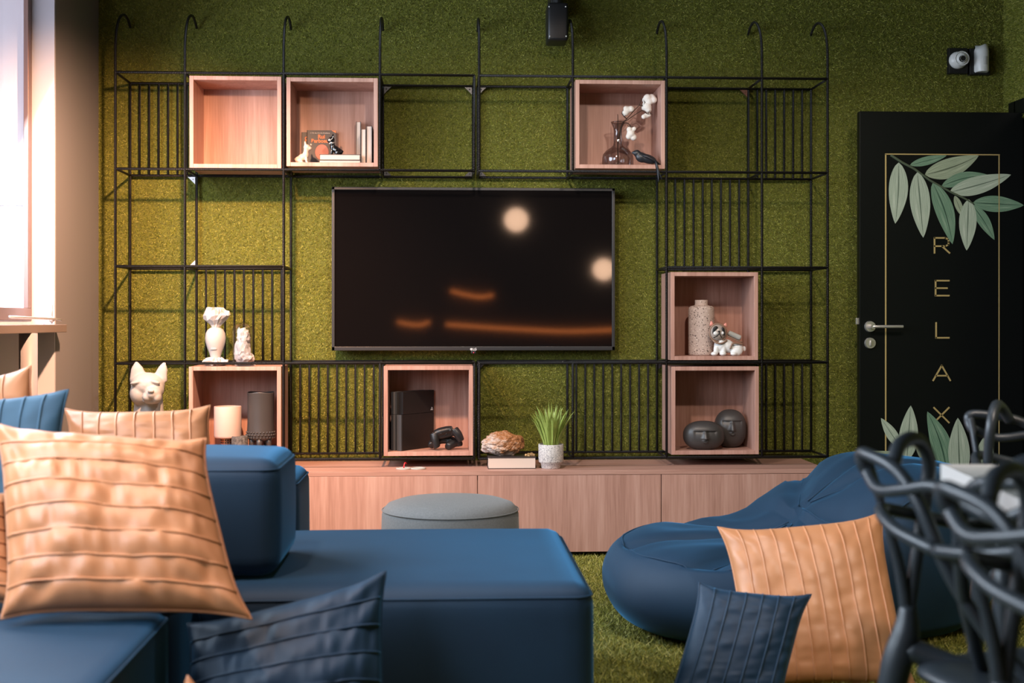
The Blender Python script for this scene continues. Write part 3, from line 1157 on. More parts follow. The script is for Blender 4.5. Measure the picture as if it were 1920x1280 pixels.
# three upright books with their page edges to the room
Yd = 5.90
s, q = pix(Yd, 303.5, fl)
a, b_ = q(676.8, 303.5), q(686, 235.5)
book('book', 'shortest upright book with pale page edges in the upper cube', a.x, b_.x, a.y, a.y + 0.13, fl, b_.z, 'y1', group='books in the upper cube')
a, b_ = q(686.8, 303.5), q(697.5, 229.5)
xr_ = min(b_.x, B['books'][1] - 0.002)
book('book', 'rightmost upright book against the side of the upper cube', a.x, xr_, a.y + 0.005, a.y + 0.125, fl, b_.z, 'y1', group='books in the upper cube')
s, q = pix(5.995, 302, fl)
a, b_ = q(667.5, 302), q(676.3, 216)
book('book', 'tallest upright book behind the flat pair in the upper cube', a.x, b_.x, a.y, a.y + 0.028, fl, b_.z, 'y1', group='books in the upper cube')


def dog(name, label, m, Yd, ybot, floor, T, flip=1, group=None):
    """small sitting bulldog in profile; T maps design units (x right, y up, 0..10) to metres"""
    x0, sc_ = T
    y0 = Yd - D
    bm = new()

    def e(x, y, z, rx, ry, rz, rot=None):
        ball(bm, (x0 + flip * x * sc_, y0 + y * sc_, floor + z * sc_), (rx * sc_, ry * sc_, rz * sc_), 2, rot)
    e(1.6, 0, 1.5, 1.6, 1.5, 1.45)                       # rump
    e(3.0, 0, 2.4, 2.0, 1.45, 1.6, (0, -0.5 * flip, 0))  # torso
    e(4.4, 0, 3.6, 1.3, 1.3, 1.9, (0, 0.1 * flip, 0))    # chest
    e(4.6, 0, 5.2, 1.1, 1.1, 1.3)                        # neck
    e(4.9, 0, 6.6, 1.45, 1.45, 1.3)                      # skull
    e(6.0, 0, 6.2, 0.95, 1.05, 0.85)                     # muzzle
    for sy in (-1, 1):
        e(4.8 + .3 * sy * 0, 0.75 * sy, 1.4, 0.5, 0.5, 1.5)        # front legs
        e(5.1, 0.75 * sy, 0.32, 0.65, 0.5, 0.35)
        e(2.2, 1.15 * sy, 1.2, 1.25, 0.7, 1.15)          # haunches
        e(3.0, 1.3 * sy, 0.32, 0.95, 0.5, 0.36)
        e(4.3, 0.85 * sy, 8.1, 0.45, 0.3, 1.05, (0.2 * sy, -0.15 * flip, 0))
        e(4.4, 0.85 * sy, 7.4, 0.6, 0.4, 0.7)
    e(0.3, 0, 1.7, .5, .4, .4)
    o = remesh(obj(name, bm, m, None, True), sc_ * 0.22, 3)
    return tag(o, label, 'figurine', group)


s = 5.85 / F
dog('dog_figurine', 'small cream dog figurine sitting left of the flat books', M['cream_glaze'], 5.85, 304, fl, (P(552.5, HY, 5.85).x, 0.0112), 1, 'small dog figurines')
dg = dog('dog_figurine', 'glossy black dog figurine sitting on top of the flat books', M['gloss_black'], 5.90, 285, stack_top, (P(643.5, HY, 5.90).x, 0.0108), -1, 'small dog figurines')
bm = new()
x0_, sc_ = P(643.5, HY, 5.90).x, 0.0108
ball(bm, (x0_ - 5.6 * sc_, 5.9 - D - 0.95 * sc_, stack_top + 6.35 * sc_), (0.75 * sc_, 0.5 * sc_, 0.6 * sc_), 2)
o = obj('muzzle_patch', bm, M['silver_grey'], dg, True)
o['label'] = 'white muzzle patch'
bm = new()
tube(bm, [(x0_ - 4.6 * sc_ + 1.15 * sc_ * math.cos(a), 5.9 - D + 1.2 * sc_ * math.sin(a), stack_top + 5.25 * sc_) for a in np.linspace(0, 2 * math.pi, 20, endpoint=False)], 0.0022, 6, True)
ball(bm, (x0_ - 5.5 * sc_, 5.9 - D - 0.8 * sc_, stack_top + 4.9 * sc_), 0.005, 2)
obj('collar', bm, M['chrome'], dg, True)['label'] = 'silver collar with tag'

# --- glass vase with cotton, black bird
M['smoky_glass'] = bpy.data.materials.new('smoky_glass')
_m = M['smoky_glass']
_m.use_nodes = True
nt = _m.node_tree
nt.nodes.remove(nt.nodes['Principled BSDF'])
tr = nt.nodes.new('ShaderNodeBsdfTransparent')
tr.inputs[0].default_value = (0.70, 0.67, 0.67, 1)
gs = nt.nodes.new('ShaderNodeBsdfGlossy')
gs.inputs['Roughness'].default_value = 0.03
lw = nt.nodes.new('ShaderNodeLayerWeight')
lw.inputs[0].default_value = 0.35
mr = nt.nodes.new('ShaderNodeMath')
mr.operation = 'MULTIPLY_ADD'
mr.inputs[1].default_value = 0.5
mr.inputs[2].default_value = 0.05
nt.links.new(lw.outputs['Fresnel'], mr.inputs[0])
mx = nt.nodes.new('ShaderNodeMixShader')
nt.links.new(mr.outputs[0], mx.inputs[0])
nt.links.new(tr.outputs[0], mx.inputs[1])
nt.links.new(gs.outputs[0], mx.inputs[2])
nt.links.new(mx.outputs[0], nt.nodes['Material Output'].inputs[0])
M['clear_glass'] = _m.copy()
M['clear_glass'].name = 'clear_glass'
for n in M['clear_glass'].node_tree.nodes:
    if n.type == 'MATH':
        n.inputs[1].default_value = 0.35
    if n.type == 'BSDF_TRANSPARENT':
        n.inputs[0].default_value = (0.95, 0.95, 0.95, 1)

fl = B['vase'][2]
Yd = 5.90
s, q = pix(Yd, 307.5, fl)
c = q(1158.5, 307)
bm = new()
pr = [(0, 0.001), (27, 0.001), (29.5, 3), (29.5, 17), (28, 24), (22, 31), (13, 37), (9, 41), (7.8, 46), (7.6, 66), (8.5, 74), (13, 84), (13.3, 85)]
lathe(bm, [(r * s, z * s) for r, z in pr] + [((pr[-1][0] - 0.8) * s, pr[-1][1] * s), ((pr[-2][0] - 1.2) * s, (pr[-2][1] - 1) * s)], c.x, c.y, fl, 40, capped=False)
vs_ = tag(obj('glass_vase', bm, M['smoky_glass'], None, True), 'smoky glass carafe vase holding cotton stems in the upper cube', 'vase')
br = thing('cotton_branch', 'brown cotton branch with white bolls standing in the smoky glass vase', 'branch', (c.x, c.y, fl + 0.012))
bm = new()
nk = q(1160, 236)
base = q(1159, 302)


def pt(x, y, dy=0):
    return q(1110 + x / 7.11, 160 + y / 7.11, dy)


for path in ([base, q(1159, 262), pt(395, 480), pt(465, 400), pt(560, 290), pt(630, 215), pt(660, 130)],
             [pt(630, 215), pt(680, 225), pt(700, 190)],
             [q(1159, 262), pt(410, 470), pt(480, 410), pt(650, 295), pt(690, 300), pt(720, 330, -.01)],
             [pt(465, 400), pt(430, 380, -.01), pt(395, 330, -.012), pt(425, 285, -.01), pt(455, 310, -.01)],
             [base, q(1158, 250), pt(345, 420), pt(342, 340)],
             [pt(400, 480), pt(440, 460, -.012), pt(490, 480, -.012), pt(530, 560, -.012)]):
    tube(bm, catmull(path, 4), [0.0026, 0.0016], 6)
obj('twig', bm, M['branch'], br, True)
bolls = [((740, 125), [(0, 0, 50), (55, -10, 45), (80, 20, 40), (-30, 20, 35), (20, 40, 45)], 0), ((735, 240), [(0, 0, 50), (-15, -40, 40), (15, 35, 38), (-40, 10, 30)], 0), ((470, 285), [(0, 0, 42), (45, -10, 36), (-25, -15, 30), (-30, 40, 38)], -.01),
         ((510, 600), [(0, 0, 45), (-20, -50, 32), (40, 50, 38), (-25, 40, 34), (45, -60, 26)], -.012), ((720, 360), [(0, 0, 32), (-35, 15, 28), (35, -10, 26)], -.005)]
for (x, y), bl, dy in bolls:
    bm = new()
    for dx, dz, r in bl:
        ball(bm, pt(x + dx, y + dz, dy + 0.006 * math.sin(dx + dz)), (r * 1.22 * s / 7.11, r * s / 7.11 * 1.05, r * 1.22 * s / 7.11), 2)
    o = remesh(obj('cotton_boll', bm, M['cotton'], br, True), 0.0035, 2)
for (x, y), dy in (((690, 150), -.004), ((435, 330), -.014), ((500, 520), -.018), ((745, 345), -.012)):
    bm = new()
    for k in range(3):
        a = 1.2 * k + x
        tube(bm, [pt(x, y, dy), pt(x + 35 * math.cos(a), y + 35 * math.sin(a), dy - .004), pt(x + 60 * math.cos(a + .4), y + 60 * math.sin(a + .4), dy)], [0.0035, 0.003, 0.0006], 6, flat=.4)
    obj('husk', bm, M['branch'], br, True)

Yd = 5.825
s, q = pix(Yd, 308.5, fl)
bm = new()


def pt(x, y, dy=0):
    return q(1110 + x / 7.11, 160 + y / 7.11, dy)


k = s / 7.11
ball(bm, pt(598, 893), (52 * k, 46 * k, 46 * k), 3)
tube(bm, [pt(570, 888), pt(540, 888), pt(514, 885)], [30 * k, 18 * k, 2 * k], 10)
ball(bm, pt(660, 950), (85 * k, 60 * k, 70 * k), 3, (0, 0.35, 0))
ball(bm, pt(740, 970), (130 * k, 66 * k, 62 * k), 3, (0, 0.3, 0))
bird = thing('bird_ornament', 'black bird ornament perched on the front edge of the upper cube', 'ornament', (pt(740, 970).x, pt(740, 970).y, fl))
remesh(obj('body', bm, M['bird'], bird, True), 0.004, 4)
bm = new()
for dy, w in ((-.016, 0), (.016, 8)):
    tube(bm, [pt(650, 930 - w, dy), pt(720, 950 - w, dy * 1.3), (pt(830, 1000 - w, dy * 1.2)), pt(955, 1090 - w, dy * .5)], [14 * k, 42 * k, 36 * k, 3 * k], 10, flat=.45)
obj('wing', bm, M['bird'], bird, True)
bm = new()
yo = -.034
for x in (870, 915):
    tube(bm, catmull([pt(830, 1000, -.01), pt(838, 1045, yo), pt(855, 1120, yo), pt(x, 1285 if x < 900 else 1260, yo)], 4), [10 * k, 11 * k, 12 * k, 5 * k], 8, flat=2.6)
obj('tail', bm, M['bird'], bird, True)

# --- speckled bottle vase and the astronaut dog
fl = B['speckled'][2]
Yd = 5.93
s, q = pix(Yd, 665.5, fl)
c = q(1315, 665)
bm = new()
lathe(bm, [(r * s, z * s) for r, z in ((22.5, 0), (24, 1.5), (24.4, 4), (24.4, 86), (23.4, 90.5), (20, 93.2), (14, 94), (12.3, 95), (12, 97), (12.2, 104), (12, 104.6), (10.6, 104.6), (10.4, 96))], c.x, c.y, fl, 40)
v = tag(obj('bottle_vase', bm, M['speckled'], None, True), 'tall speckled beige bottle vase in the right middle cube', 'vase')
auto(v, 60)
Yd = 5.85
s, q = pix(Yd, 667, fl)
k = s / 9.84


def pt(x, y, dy=0):
    return q(1280 + x / 9.84, 550 + (y + 12) / 9.84, dy)


ad = thing('astronaut_dog_figurine', 'white bulldog figurine in a space helmet with an air tank', 'figurine', (pt(820, 1140).x, pt(820, 1140).y, fl))
bm = new()
for x, y, rx, ry, rz, dy, rot in ((700, 950, 130, 110, 140, 0, None), (820, 960, 170, 120, 130, .004, (0, .4, 0)), (1000, 1010, 130, 120, 120, .004, None), (690, 880, 110, 100, 80, 0, None),
                                  (610, 1020, 55, 55, 100, -.012, None), (740, 1020, 55, 55, 100, -.014, None), (570, 1100, 68, 70, 42, -.018, None), (725, 1100, 68, 70, 42, -.02, None),
                                  (990, 1050, 110, 60, 95, -.014, None), (925, 1100, 68, 60, 42, -.02, None), (1145, 1010, 26, 30, 55, .004, None)):
    ball(bm, pt(x, y, dy), (rx * k, ry * k, rz * k), 2, rot)
remesh(obj('body', bm, M['white_plastic'], ad, True), 0.003, 2)
fc = pt(640, 710, -.012)
bm = new()
ball(bm, fc, (150 * k, 120 * k, 155 * k), 3)
M['helmet'] = mat('grey_face_glaze', (0.36, 0.30, 0.26, 1), 0.15, coat=0.5)
obj('head', bm, M['helmet'], ad, True)
bm = new()
tube(bm, [(fc.x + 160 * k * math.cos(a), fc.y - 0.002 + 0.004 * math.sin(a), fc.z + 165 * k * math.sin(a)) for a in np.linspace(0, 2 * math.pi, 32, endpoint=False)], 17 * k, 8, True)
tube(bm, catmull([pt(540, 850, -.02), pt(600, 900, -.03), pt(700, 905, -.03), pt(800, 850, -.02)], 5), 16 * k, 8)
tube(bm, catmull([pt(820, 775, -.01), pt(950, 840, -.012), pt(1095, 890, -.01)], 4), 14 * k, 8)
tube(bm, catmull([pt(855, 1010, -.026), pt(880, 930, -.028), pt(930, 905, -.028), pt(1100, 925, -.02)], 4), 16 * k, 8)
obj('harness', bm, M['space_grey'], ad, True)['label'] = 'tan helmet ring and hoses'
bm = new()
for cx_, cy_, rx, rz, rot in ((575, 640, 50, 60, .5), (540, 690, 22, 45, 0), (715, 660, 32, 60, -.3), (735, 720, 20, 45, 0)):
    pz = pt(cx_, cy_)
    nx, nz = (pz.x - fc.x) / (150 * k), (pz.z - fc.z) / (155 * k)
    yy = fc.y - 120 * k * math.sqrt(max(0, 1 - nx * nx - nz * nz))
    ball(bm, (pz.x, yy, pz.z), (rx * k, 12 * k, rz * k), 2, (0, rot, 0))
pts = []
for seg_ in (((550, 800), (600, 770), (632, 730), (640, 695)), ((640, 695), (650, 740), (690, 800))):
    pts = []
    for cx_, cy_ in seg_:
        pz = pt(cx_, cy_)
        nx, nz = (pz.x - fc.x) / (150 * k), (pz.z - fc.z) / (155 * k)
        pts.append((pz.x, fc.y - 120 * k * math.sqrt(max(0, 1 - nx * nx - nz * nz)), pz.z))
    tube(bm, pts, 9 * k, 6)
ball(bm, (pt(635, 685).x, fc.y - 122 * k, pt(635, 685).z), (22 * k, 14 * k, 16 * k), 2)
obj('face_markings', bm, M['black_dot'], ad, True)
bm = new()
for cx_, cy_, rx, rz, rot in ((575, 720, 45, 38, 0), (705, 715, 26, 30, 0)):
    pz = pt(cx_, cy_)
    ball(bm, (pz.x, fc.y - 108 * k, pz.z), (rx * k, 14 * k, rz * k), 2)
obj('cheek_patch', bm, M['white_plastic'], ad, True)
for a, b_ in (((535, 580), (528, 492)), ((775, 600), (800, 528))):
    bm = new()
    tube(bm, [pt(*a), pt((a[0] + b_[0]) / 2, (a[1] + b_[1]) / 2), pt(*b_)], [22 * k, 17 * k, 3 * k], 10, flat=1.9)
    obj('ear', bm, M['pink_ear'], ad, True)
bm = new()
tube(bm, catmull([pt(850, 710, .012), pt(870, 720, .012), pt(1050, 800, .012), pt(1085, 815, .012)], 3), [20 * k, 48 * k, 52 * k, 52 * k, 22 * k], 12)
obj('air_tank', bm, M['silver_grey'], ad, True)


# --- two dark stone faces
def stone(label, cx_, ybot, rx, rz, face, Yd, rot=0.0):
    s, q = pix(Yd, ybot, B['faces'][2])
    c = q(cx_, ybot - rz * 0.96)
    bm = new()
    bmesh.ops.create_uvsphere(bm, u_segments=128, v_segments=96, radius=1)
    ry = min(rx, rz) * 0.9
    for v in bm.verts:
        x, y, z = v.co
        sg = lambda t: math.copysign(abs(t) ** 0.86, t)
        x, y, z = sg(x), sg(y), sg(z)
        d = 0.0
        if y < 0.2:
            X, Z = (x * rx - face[0]), (z * rz - face[1])       # pixels from the brow centre
            w = face[2]
            bl = math.exp(-(max(0, abs(X) - w * 0.8) / 3.0) ** 2)
            if Z < 0:
                d += 3.6 * math.exp(Z / 7.0) * bl               # hollow under the brow
            d -= 1.4 * math.exp(-(Z / 1.5) ** 2) * bl            # brow ridge
            L_ = face[3]
            if -L_ < Z < 1:
                t_ = -Z / L_
                d -= (3.2 + 4.2 * t_) * math.exp(-(X / (2.2 + 2.6 * t_)) ** 2)
            zm = Z + L_ + 4.2
            rr = math.hypot(X, zm * 1.15)
            d -= 2.6 * math.exp(-((rr - 3.4) / 1.3) ** 2)
            d -= 1.4 * math.exp(-((rr) / 7) ** 2)
        z = max(z, -0.96)
        v.co = Vector((x * rx * s, (y * ry + d) * s, z * rz * s))
    bmesh.ops.rotate(bm, verts=bm.verts[:], cent=(0, 0, 0), matrix=Matrix.Rotation(rot, 3, 'Z'))
    for v in bm.verts:
        v.co += c
    o = obj('stone_face', bm, M['stone_dark'], None, True)
    return tag(o, label, 'ornament', 'stone faces in the lower right cube')


stone('wider squat dark stone face in front at left in the lower right cube', 1319.5, 843, 39, 27.5, (0, 10, 22, 15), 5.86, -0.05)
stone('taller rounded dark stone face standing behind the squat one', 1369, 840, 30, 36.5, (0, 16, 19, 19), 5.955, -0.05)

# --- lower left cube: blush holder, bark candle, studded vase
fl = B['cups'][2]
s, q = pix(5.90, 841, fl)
c = q(427, 841)
h = thing('candle_holder', 'blush ceramic cylinder on a perforated copper foot beside the dark studded vase', 'candle holder', (c.x, c.y, fl))
bm = new()
lathe(bm, [(r * s, z * s) for r, z in ((23, 22), (24.5, 23.5), (25, 26), (25, 79), (24.6, 80), (23.4, 80), (23.2, 30), (0, 29))], c.x, c.y, fl, 36)
auto(obj('cup', bm, M['blush'], h), 50)
bm = new()
lathe(bm, [(12.2 * s, 0), (12.2 * s, 22 * s)], c.x, c.y, fl, 32)
auto(obj('foot', bm, M['copper'], h), 50)
bm = new()
for r in range(4):
    for k_ in range(16):
        a = 2 * math.pi * (k_ + .5) / 16
        ball(bm, (c.x + 12.1 * s * math.cos(a), c.y + 12.1 * s * math.sin(a), fl + (4 + 4.6 * r) * s), (0.0034, 0.0034, 0.0038), 1)
obj('perforation', bm, M['black_dot'], h)
s, q = pix(5.86, 843, fl)
c = q(449.5, 843)
bm = new()
lathe(bm, [(15 * s, 0), (15.4 * s, 2 * s), (15 * s, 25 * s), (14 * s, 26.5 * s), (11 * s, 25.5 * s), (0, 25 * s)], c.x, c.y, fl, 48)
for v in bm.verts:
    d = Vector((v.co.x - c.x, v.co.y - c.y, 0))
    if d.length > 0.02:
        a = math.atan2(d.y, d.x)
        v.co += d.normalized() * 0.0022 * noise.noise(Vector((math.cos(a) * 9, math.sin(a) * 9, v.co.z * 8)))
tag(obj('bark_candle', bm, M['bark'], None, True), 'short dark bark covered log candle between blush holder and studded vase', 'candle')
s, q = pix(5.91, 841, fl)
c = q(489, 841)
vz = thing('studded_vase', 'tall dark grey vase with studded band and three legs in the lower left cube', 'vase', (c.x, c.y, fl))
bm = new()
lathe(bm, [(r * s, z * s) for r, z in ((0, 17), (20, 17), (25, 21), (26, 27), (25.2, 33), (24.4, 50), (24.2, 75), (24.6, 104), (24.9, 105.5), (23.6, 105.5), (23, 90), (22, 40), (0, 36))], c.x, c.y, fl, 40)
for v in bm.verts:
    if v.co.z > fl + 80 * s:
        v.co.z += 0.0025 * math.sin(3 * math.atan2(v.co.y - c.y, v.co.x - c.x))
obj('body', bm, M['stone_dark'], vz, True)
bm = new()
for r, z in ((25.6, 22), (26.4, 27), (25.6, 32)):
    for k_ in range(26):
        a = 2 * math.pi * (k_ + .5 * (z == 27)) / 26
        ball(bm, (c.x + r * s * math.cos(a), c.y + r * s * math.sin(a), fl + z * s), 1.9 * s, 1)
obj('studded_band', bm, M['stone_dark'], vz, True)
for a in (-2.5, -1.5, 1.2, -0.55):
    if a == -1.5:
        a = -1.57
    bm = new()
    x_, y_ = math.cos(a), math.sin(a)
    tube(bm, [(c.x + 17 * s * x_, c.y + 17 * s * y_, fl + 20 * s), (c.x + 19 * s * x_, c.y + 19 * s * y_, fl + 10 * s), (c.x + 22 * s * x_, c.y + 22 * s * y_, fl + 0.001)], [7 * s, 5 * s, 2.6 * s], 10)
    obj('leg', bm, M['stone_dark'], vz, True)


# --- on top of that cube: head vase with crumpled paper, glass dome
def crumple(bm, c, r, sub, seed, amp, squash=(1, 1, 1)):
    b = bmesh.new()
    bmesh.ops.create_icosphere(b, subdivisions=sub, radius=1)
    for v in b.verts:
        n = v.co.normalized()
        d = 1 + amp * (noise.noise(n * 2.1 + Vector((seed, 0, 0))) + 0.8 * noise.noise(n * 4.7 + Vector((0, seed, 0))) + 0.5 * abs(noise.noise(n * 9 + Vector((0, 0, seed)))))
        v.co = Vector(c) + Vector((n.x * r * squash[0] * d, n.y * r * squash[1] * d, n.z * r * squash[2] * d))
    me = bpy.data.meshes.new('tmp')
    b.to_mesh(me)
    b.free()
    bm.from_mesh(me)
    bpy.data.meshes.remove(me)


Yd = 5.90
top = P(440, 687, BY).z + 0.0005
s, q = pix(Yd, 686.5, top)
c = q(404, 686)
hd = thing('head_vase', 'pale faceless head with lips wrapped in crumpled white paper on the lower left cube', 'ornament', (c.x, c.y, top))
bm = new()
lathe(bm, [(r * s, z * s) for r, z in ((16, 0), (13, 3), (9.5, 10), (9.2, 16), (11.5, 24), (15, 33), (18, 43), (18.9, 51), (17.8, 60), (14.5, 66.5), (9, 70.5), (4, 71.6), (0, 71.8))], c.x, c.y, top, 40)
obj('head', bm, M['plaster'], hd, True)
bm = new()
lz = top + 32.5 * s
for dz, rz in ((0.9, 1.2), (-1.2, 1.7)):
    ball(bm, (c.x - 1 * s, c.y - 14.2 * s, lz + dz * s), (6.2 * s, 1.6 * s, rz * s), 3)
obj('lips', bm, M['plaster'], hd, True)


def paper_fan(bm, c, z0, rings, seed, seg=22):
    rg = []
    for j, (r, z, j_) in enumerate(rings):
        row = []
        for k in range(seg):
            a = 2 * math.pi * k / seg
            n1 = noise.noise(Vector((math.cos(a) * 2.4 + seed, math.sin(a) * 2.4, j * .8)))
            n2 = noise.noise(Vector((math.cos(a) * 5 + seed, math.sin(a) * 5, 3 + j * .9)))
            rr = r * (1 + j_ * (n1 + .7 * n2) + (0.16 * j_ * (-1) ** k))
            row.append(bm.verts.new((c.x + rr * math.cos(a), c.y + rr * math.sin(a), z0 + z + j_ * r * 0.7 * n2)))
        rg.append(row)
    for A, Bb in zip(rg, rg[1:]):
        for k in range(seg):
            k2 = (k + 1) % seg
            bm.faces.new((A[k], A[k2], Bb[k2]))
            bm.faces.new((A[k], Bb[k2], Bb[k]))
    bm.faces.new(rg[-1])
    bm.faces.new(rg[0][::-1])


bm = new()
paper_fan(bm, c, top, [(r * s, z * s, j) for r, z, j in ((7, 70.5, .1), (10, 76, .3), (18, 85, .35), (23, 93, .3), (20, 100, .4), (13, 107, .5), (6, 108, .4))], 3.3)
obj('paper_topknot', bm, M['paper'], hd)
bm = new()
paper_fan(bm, c, top, [(r * s, z * s, j) for r, z, j in ((19, 1.5, .2), (23, 4, .3), (21, 8, .4), (15, 12, .5), (10.5, 15, .5))], 7.7, 30)
obj('paper_collar', bm, M['paper'], hd)

c = q(454.5, 686)
cl = thing('glass_dome', 'glass dome over crumpled white paper on the lower left cube', 'glass dome', (c.x, c.y, top))
bm = new()
lathe(bm, [(19.6 * s, 0.0006), (19.6 * s, 60 * s), (18.6 * s, 67 * s), (15.6 * s, 73.5 * s), (10.5 * s, 78 * s), (5 * s, 80 * s), (0, 80.6 * s)], c.x, c.y, top, 36, capped=False)
obj('dome', bm, M['clear_glass'], cl, True)
bm = new()
crumple(bm, (c.x, c.y, top + 27 * s), 15 * s, 3, 1.7, 0.28, (1, .9, 1.4))
crumple(bm, (c.x + 2 * s, c.y, top + 52 * s), 12 * s, 3, 5.1, 0.33, (0.95, .9, 1.35))
crumple(bm, (c.x + 5 * s, c.y - 3 * s, top + 16 * s), 13 * s, 3, 9.2, 0.33, (1.15, .9, .9))
obj('paper', bm, M['paper'], cl)
bm = new()
crumple(bm, (c.x + 9 * s, c.y - 28 * s, top + 3 * s), 11 * s, 3, 2.2, 0.3, (1.6, .6, .30))
for v in bm.verts:
    v.co.z = max(v.co.z, top)
tag(obj('paper_scrap', bm, M['paper'], None), 'flat crumpled white paper scrap in front of the glass dome', 'paper')

# --- white dog bust on the low cabinet
Yd = 5.78
s, q = pix(Yd, 876, CZ)


def pt(x, y, dy=0):
    return q(x / 3.43, 560 + y / 3.43, dy)


k = s / 3.43
bm = new()
ball(bm, pt(948, 548, .01), (106 * k, 105 * k, 80 * k), 3)
ball(bm, pt(900, 600, .0), (62 * k, 80 * k, 75 * k), 3)
ball(bm, pt(985, 575, -.005), (70 * k, 80 * k, 72 * k), 3)
ball(bm, pt(1002, 600, -.050), (52 * k, 78 * k, 44 * k), 3)            # muzzle
ball(bm, pt(972, 618, -.066), (34 * k, 46 * k, 34 * k), 3)            # jowls
ball(bm, pt(1032, 622, -.062), (27 * k, 46 * k, 34 * k), 3)
ball(bm, pt(988, 648, -.030), (52 * k, 70 * k, 18 * k), 3)
ball(bm, pt(893, 528, -.050), (42 * k, 24 * k, 13 * k), 2, (0, -.25, 0))    # brow ridges
ball(bm, pt(1012, 525, -.046), (36 * k, 24 * k, 13 * k), 2, (0, .3, 0))
ball(bm, pt(1006, 578, -.106), (22 * k, 14 * k, 13 * k), 2)             # nose
tube(bm, [pt(940, 590, .045), pt(940, 680, .05), pt(940, 760, .045), pt(940, 900, .03), pt(945, 1085, .02)], [86 * k, 90 * k, 98 * k, 124 * k, 140 * k], 24)
for b0, b1, w in (((885, 505), (872, 400), 46), ((1028, 500), (1055, 404), 36)):
    tube(bm, catmull([pt(b0[0], b0[1] + 30, .02), pt(*b0, .015), pt((b0[0] * .4 + b1[0] * .6), (b0[1] * .4 + b1[1] * .6), .012), pt(*b1, .012)], 4), [w * .6 * k, w * .62 * k, w * .42 * k, 4 * k], 12, flat=2.0)
bust = remesh(obj('dog_bust', bm, M['plaster'], None, True), 0.004, 4)
tag(bust, 'white plaster bulldog bust with upright ears behind the orange cushion', 'bust')

# --- game console and controllers
fl = B['console'][2]
y_near, y_far = 5.835, 6.025
s, q = pix(y_near, 847, fl)
n0, f0 = P(752.5, HY, y_near), P(813.5, HY, y_far)
ax = Vector((f0.x - n0.x, f0.y - n0.y, 0)).normalized()
sd = Vector((ax.y, -ax.x, 0))                     # towards the right
hgt = (847 - 737) * s
gc = thing('game_console', 'black game console standing upright in the cube below the television', 'game console', (n0.x - 0.02, n0.y + 0.1, fl))
ln = (Vector((f0.x, f0.y, 0)) - Vector((n0.x, n0.y, 0))).length


def slab2(name, o0, o1, a0, a1, z0, z1, m, lean=0.0):
    bm = new()
    vs8 = []
    for z, le in ((z0, 0), (z1, lean)):
        for o_, a_ in ((o0, a0 + le), (o1, a0 + le), (o1, a1), (o0, a1)):
            p = Vector((n0.x, n0.y, 0)) + sd * o_ + ax * a_
            vs8.append(bm.verts.new((p.x, p.y, z)))
    for f in ((0, 1, 2, 3), (4, 5, 6, 7), (0, 1, 5, 4), (1, 2, 6, 5), (2, 3, 7, 6), (3, 0, 4, 7)):
        bm.faces.new([vs8[i] for i in f])
    return obj(name, bm, m, gc)


M['matte_black'] = mat('matte_console_black', (0.004, 0.004, 0.0045, 1), 0.5)
M['console_front'] = mat('satin_console_grey', (0.055, 0.062, 0.07, 1), 0.4)
hs = hgt * 0.615
slab2('side_shell', -0.026, 0, 0.006, ln, fl, fl + hs - 0.0008, M['matte_black'])
slab2('side_shell', -0.026, 0, 0.012, ln, fl + hs + 0.0008, fl + hgt, M['matte_black'])
slab2('front_strip', -0.026, -0.001, 0, 0.006, fl, fl + hs - 0.0008, M['console_front'])
slab2('slot', -0.036, -0.026, 0.012, ln - 0.004, fl + 0.002, fl + hgt - 0.002, M['black_dot'])
slab2('side_shell', -0.060, -0.036, 0, ln - 0.02, fl, fl + hs - 0.0008, M['console_front'])
slab2('side_shell', -0.060, -0.036, 0, ln - 0.02, fl + hs + 0.0008, fl + hgt, M['console_front'])
bm = new()
for z in (0.062, 0.070, 0.078, 0.052):
    p = Vector((n0.x, n0.y, fl + z)) + sd * -0.031 + ax * 0.009
    ball(bm, p, (0.0022, 0.0022, 0.0025), 1)
obj('ports', bm, M['white_plastic'], gc)
pm = P(810, 766, y_far - 0.01)
pm = Vector((n0.x, n0.y, pm.z)) + sd * 0.0006 + ax * (ln - 0.016)
bm = new()


def mk(a0, z0, a1, z1, w):
    p, q_ = pm + ax * a0 + Vector((0, 0, z0)), pm + ax * a1 + Vector((0, 0, z1))
    tube(bm, [p, q_], w, 5)


mk(-0.0015, -0.006, -0.0015, 0.008, 0.0013)
mk(-0.0015, 0.008, 0.004, 0.006, 0.0011)
mk(0.004, 0.006, 0.004, 0.001, 0.0011)
mk(-0.009, -0.005, 0.0085, -0.001, 0.0012)
mk(-0.009, -0.001, 0.0085, -0.006, 0.0011)
obj('emblem', bm, M['white_plastic'], gc)['label'] = 'small grey maker emblem on the side'

Yd = 5.86
s, q = pix(Yd, 844.5, fl)


def pt(x, y, dy=0):
    return q(720 + x / 8, 720 + y / 8, dy)


k = s / 8


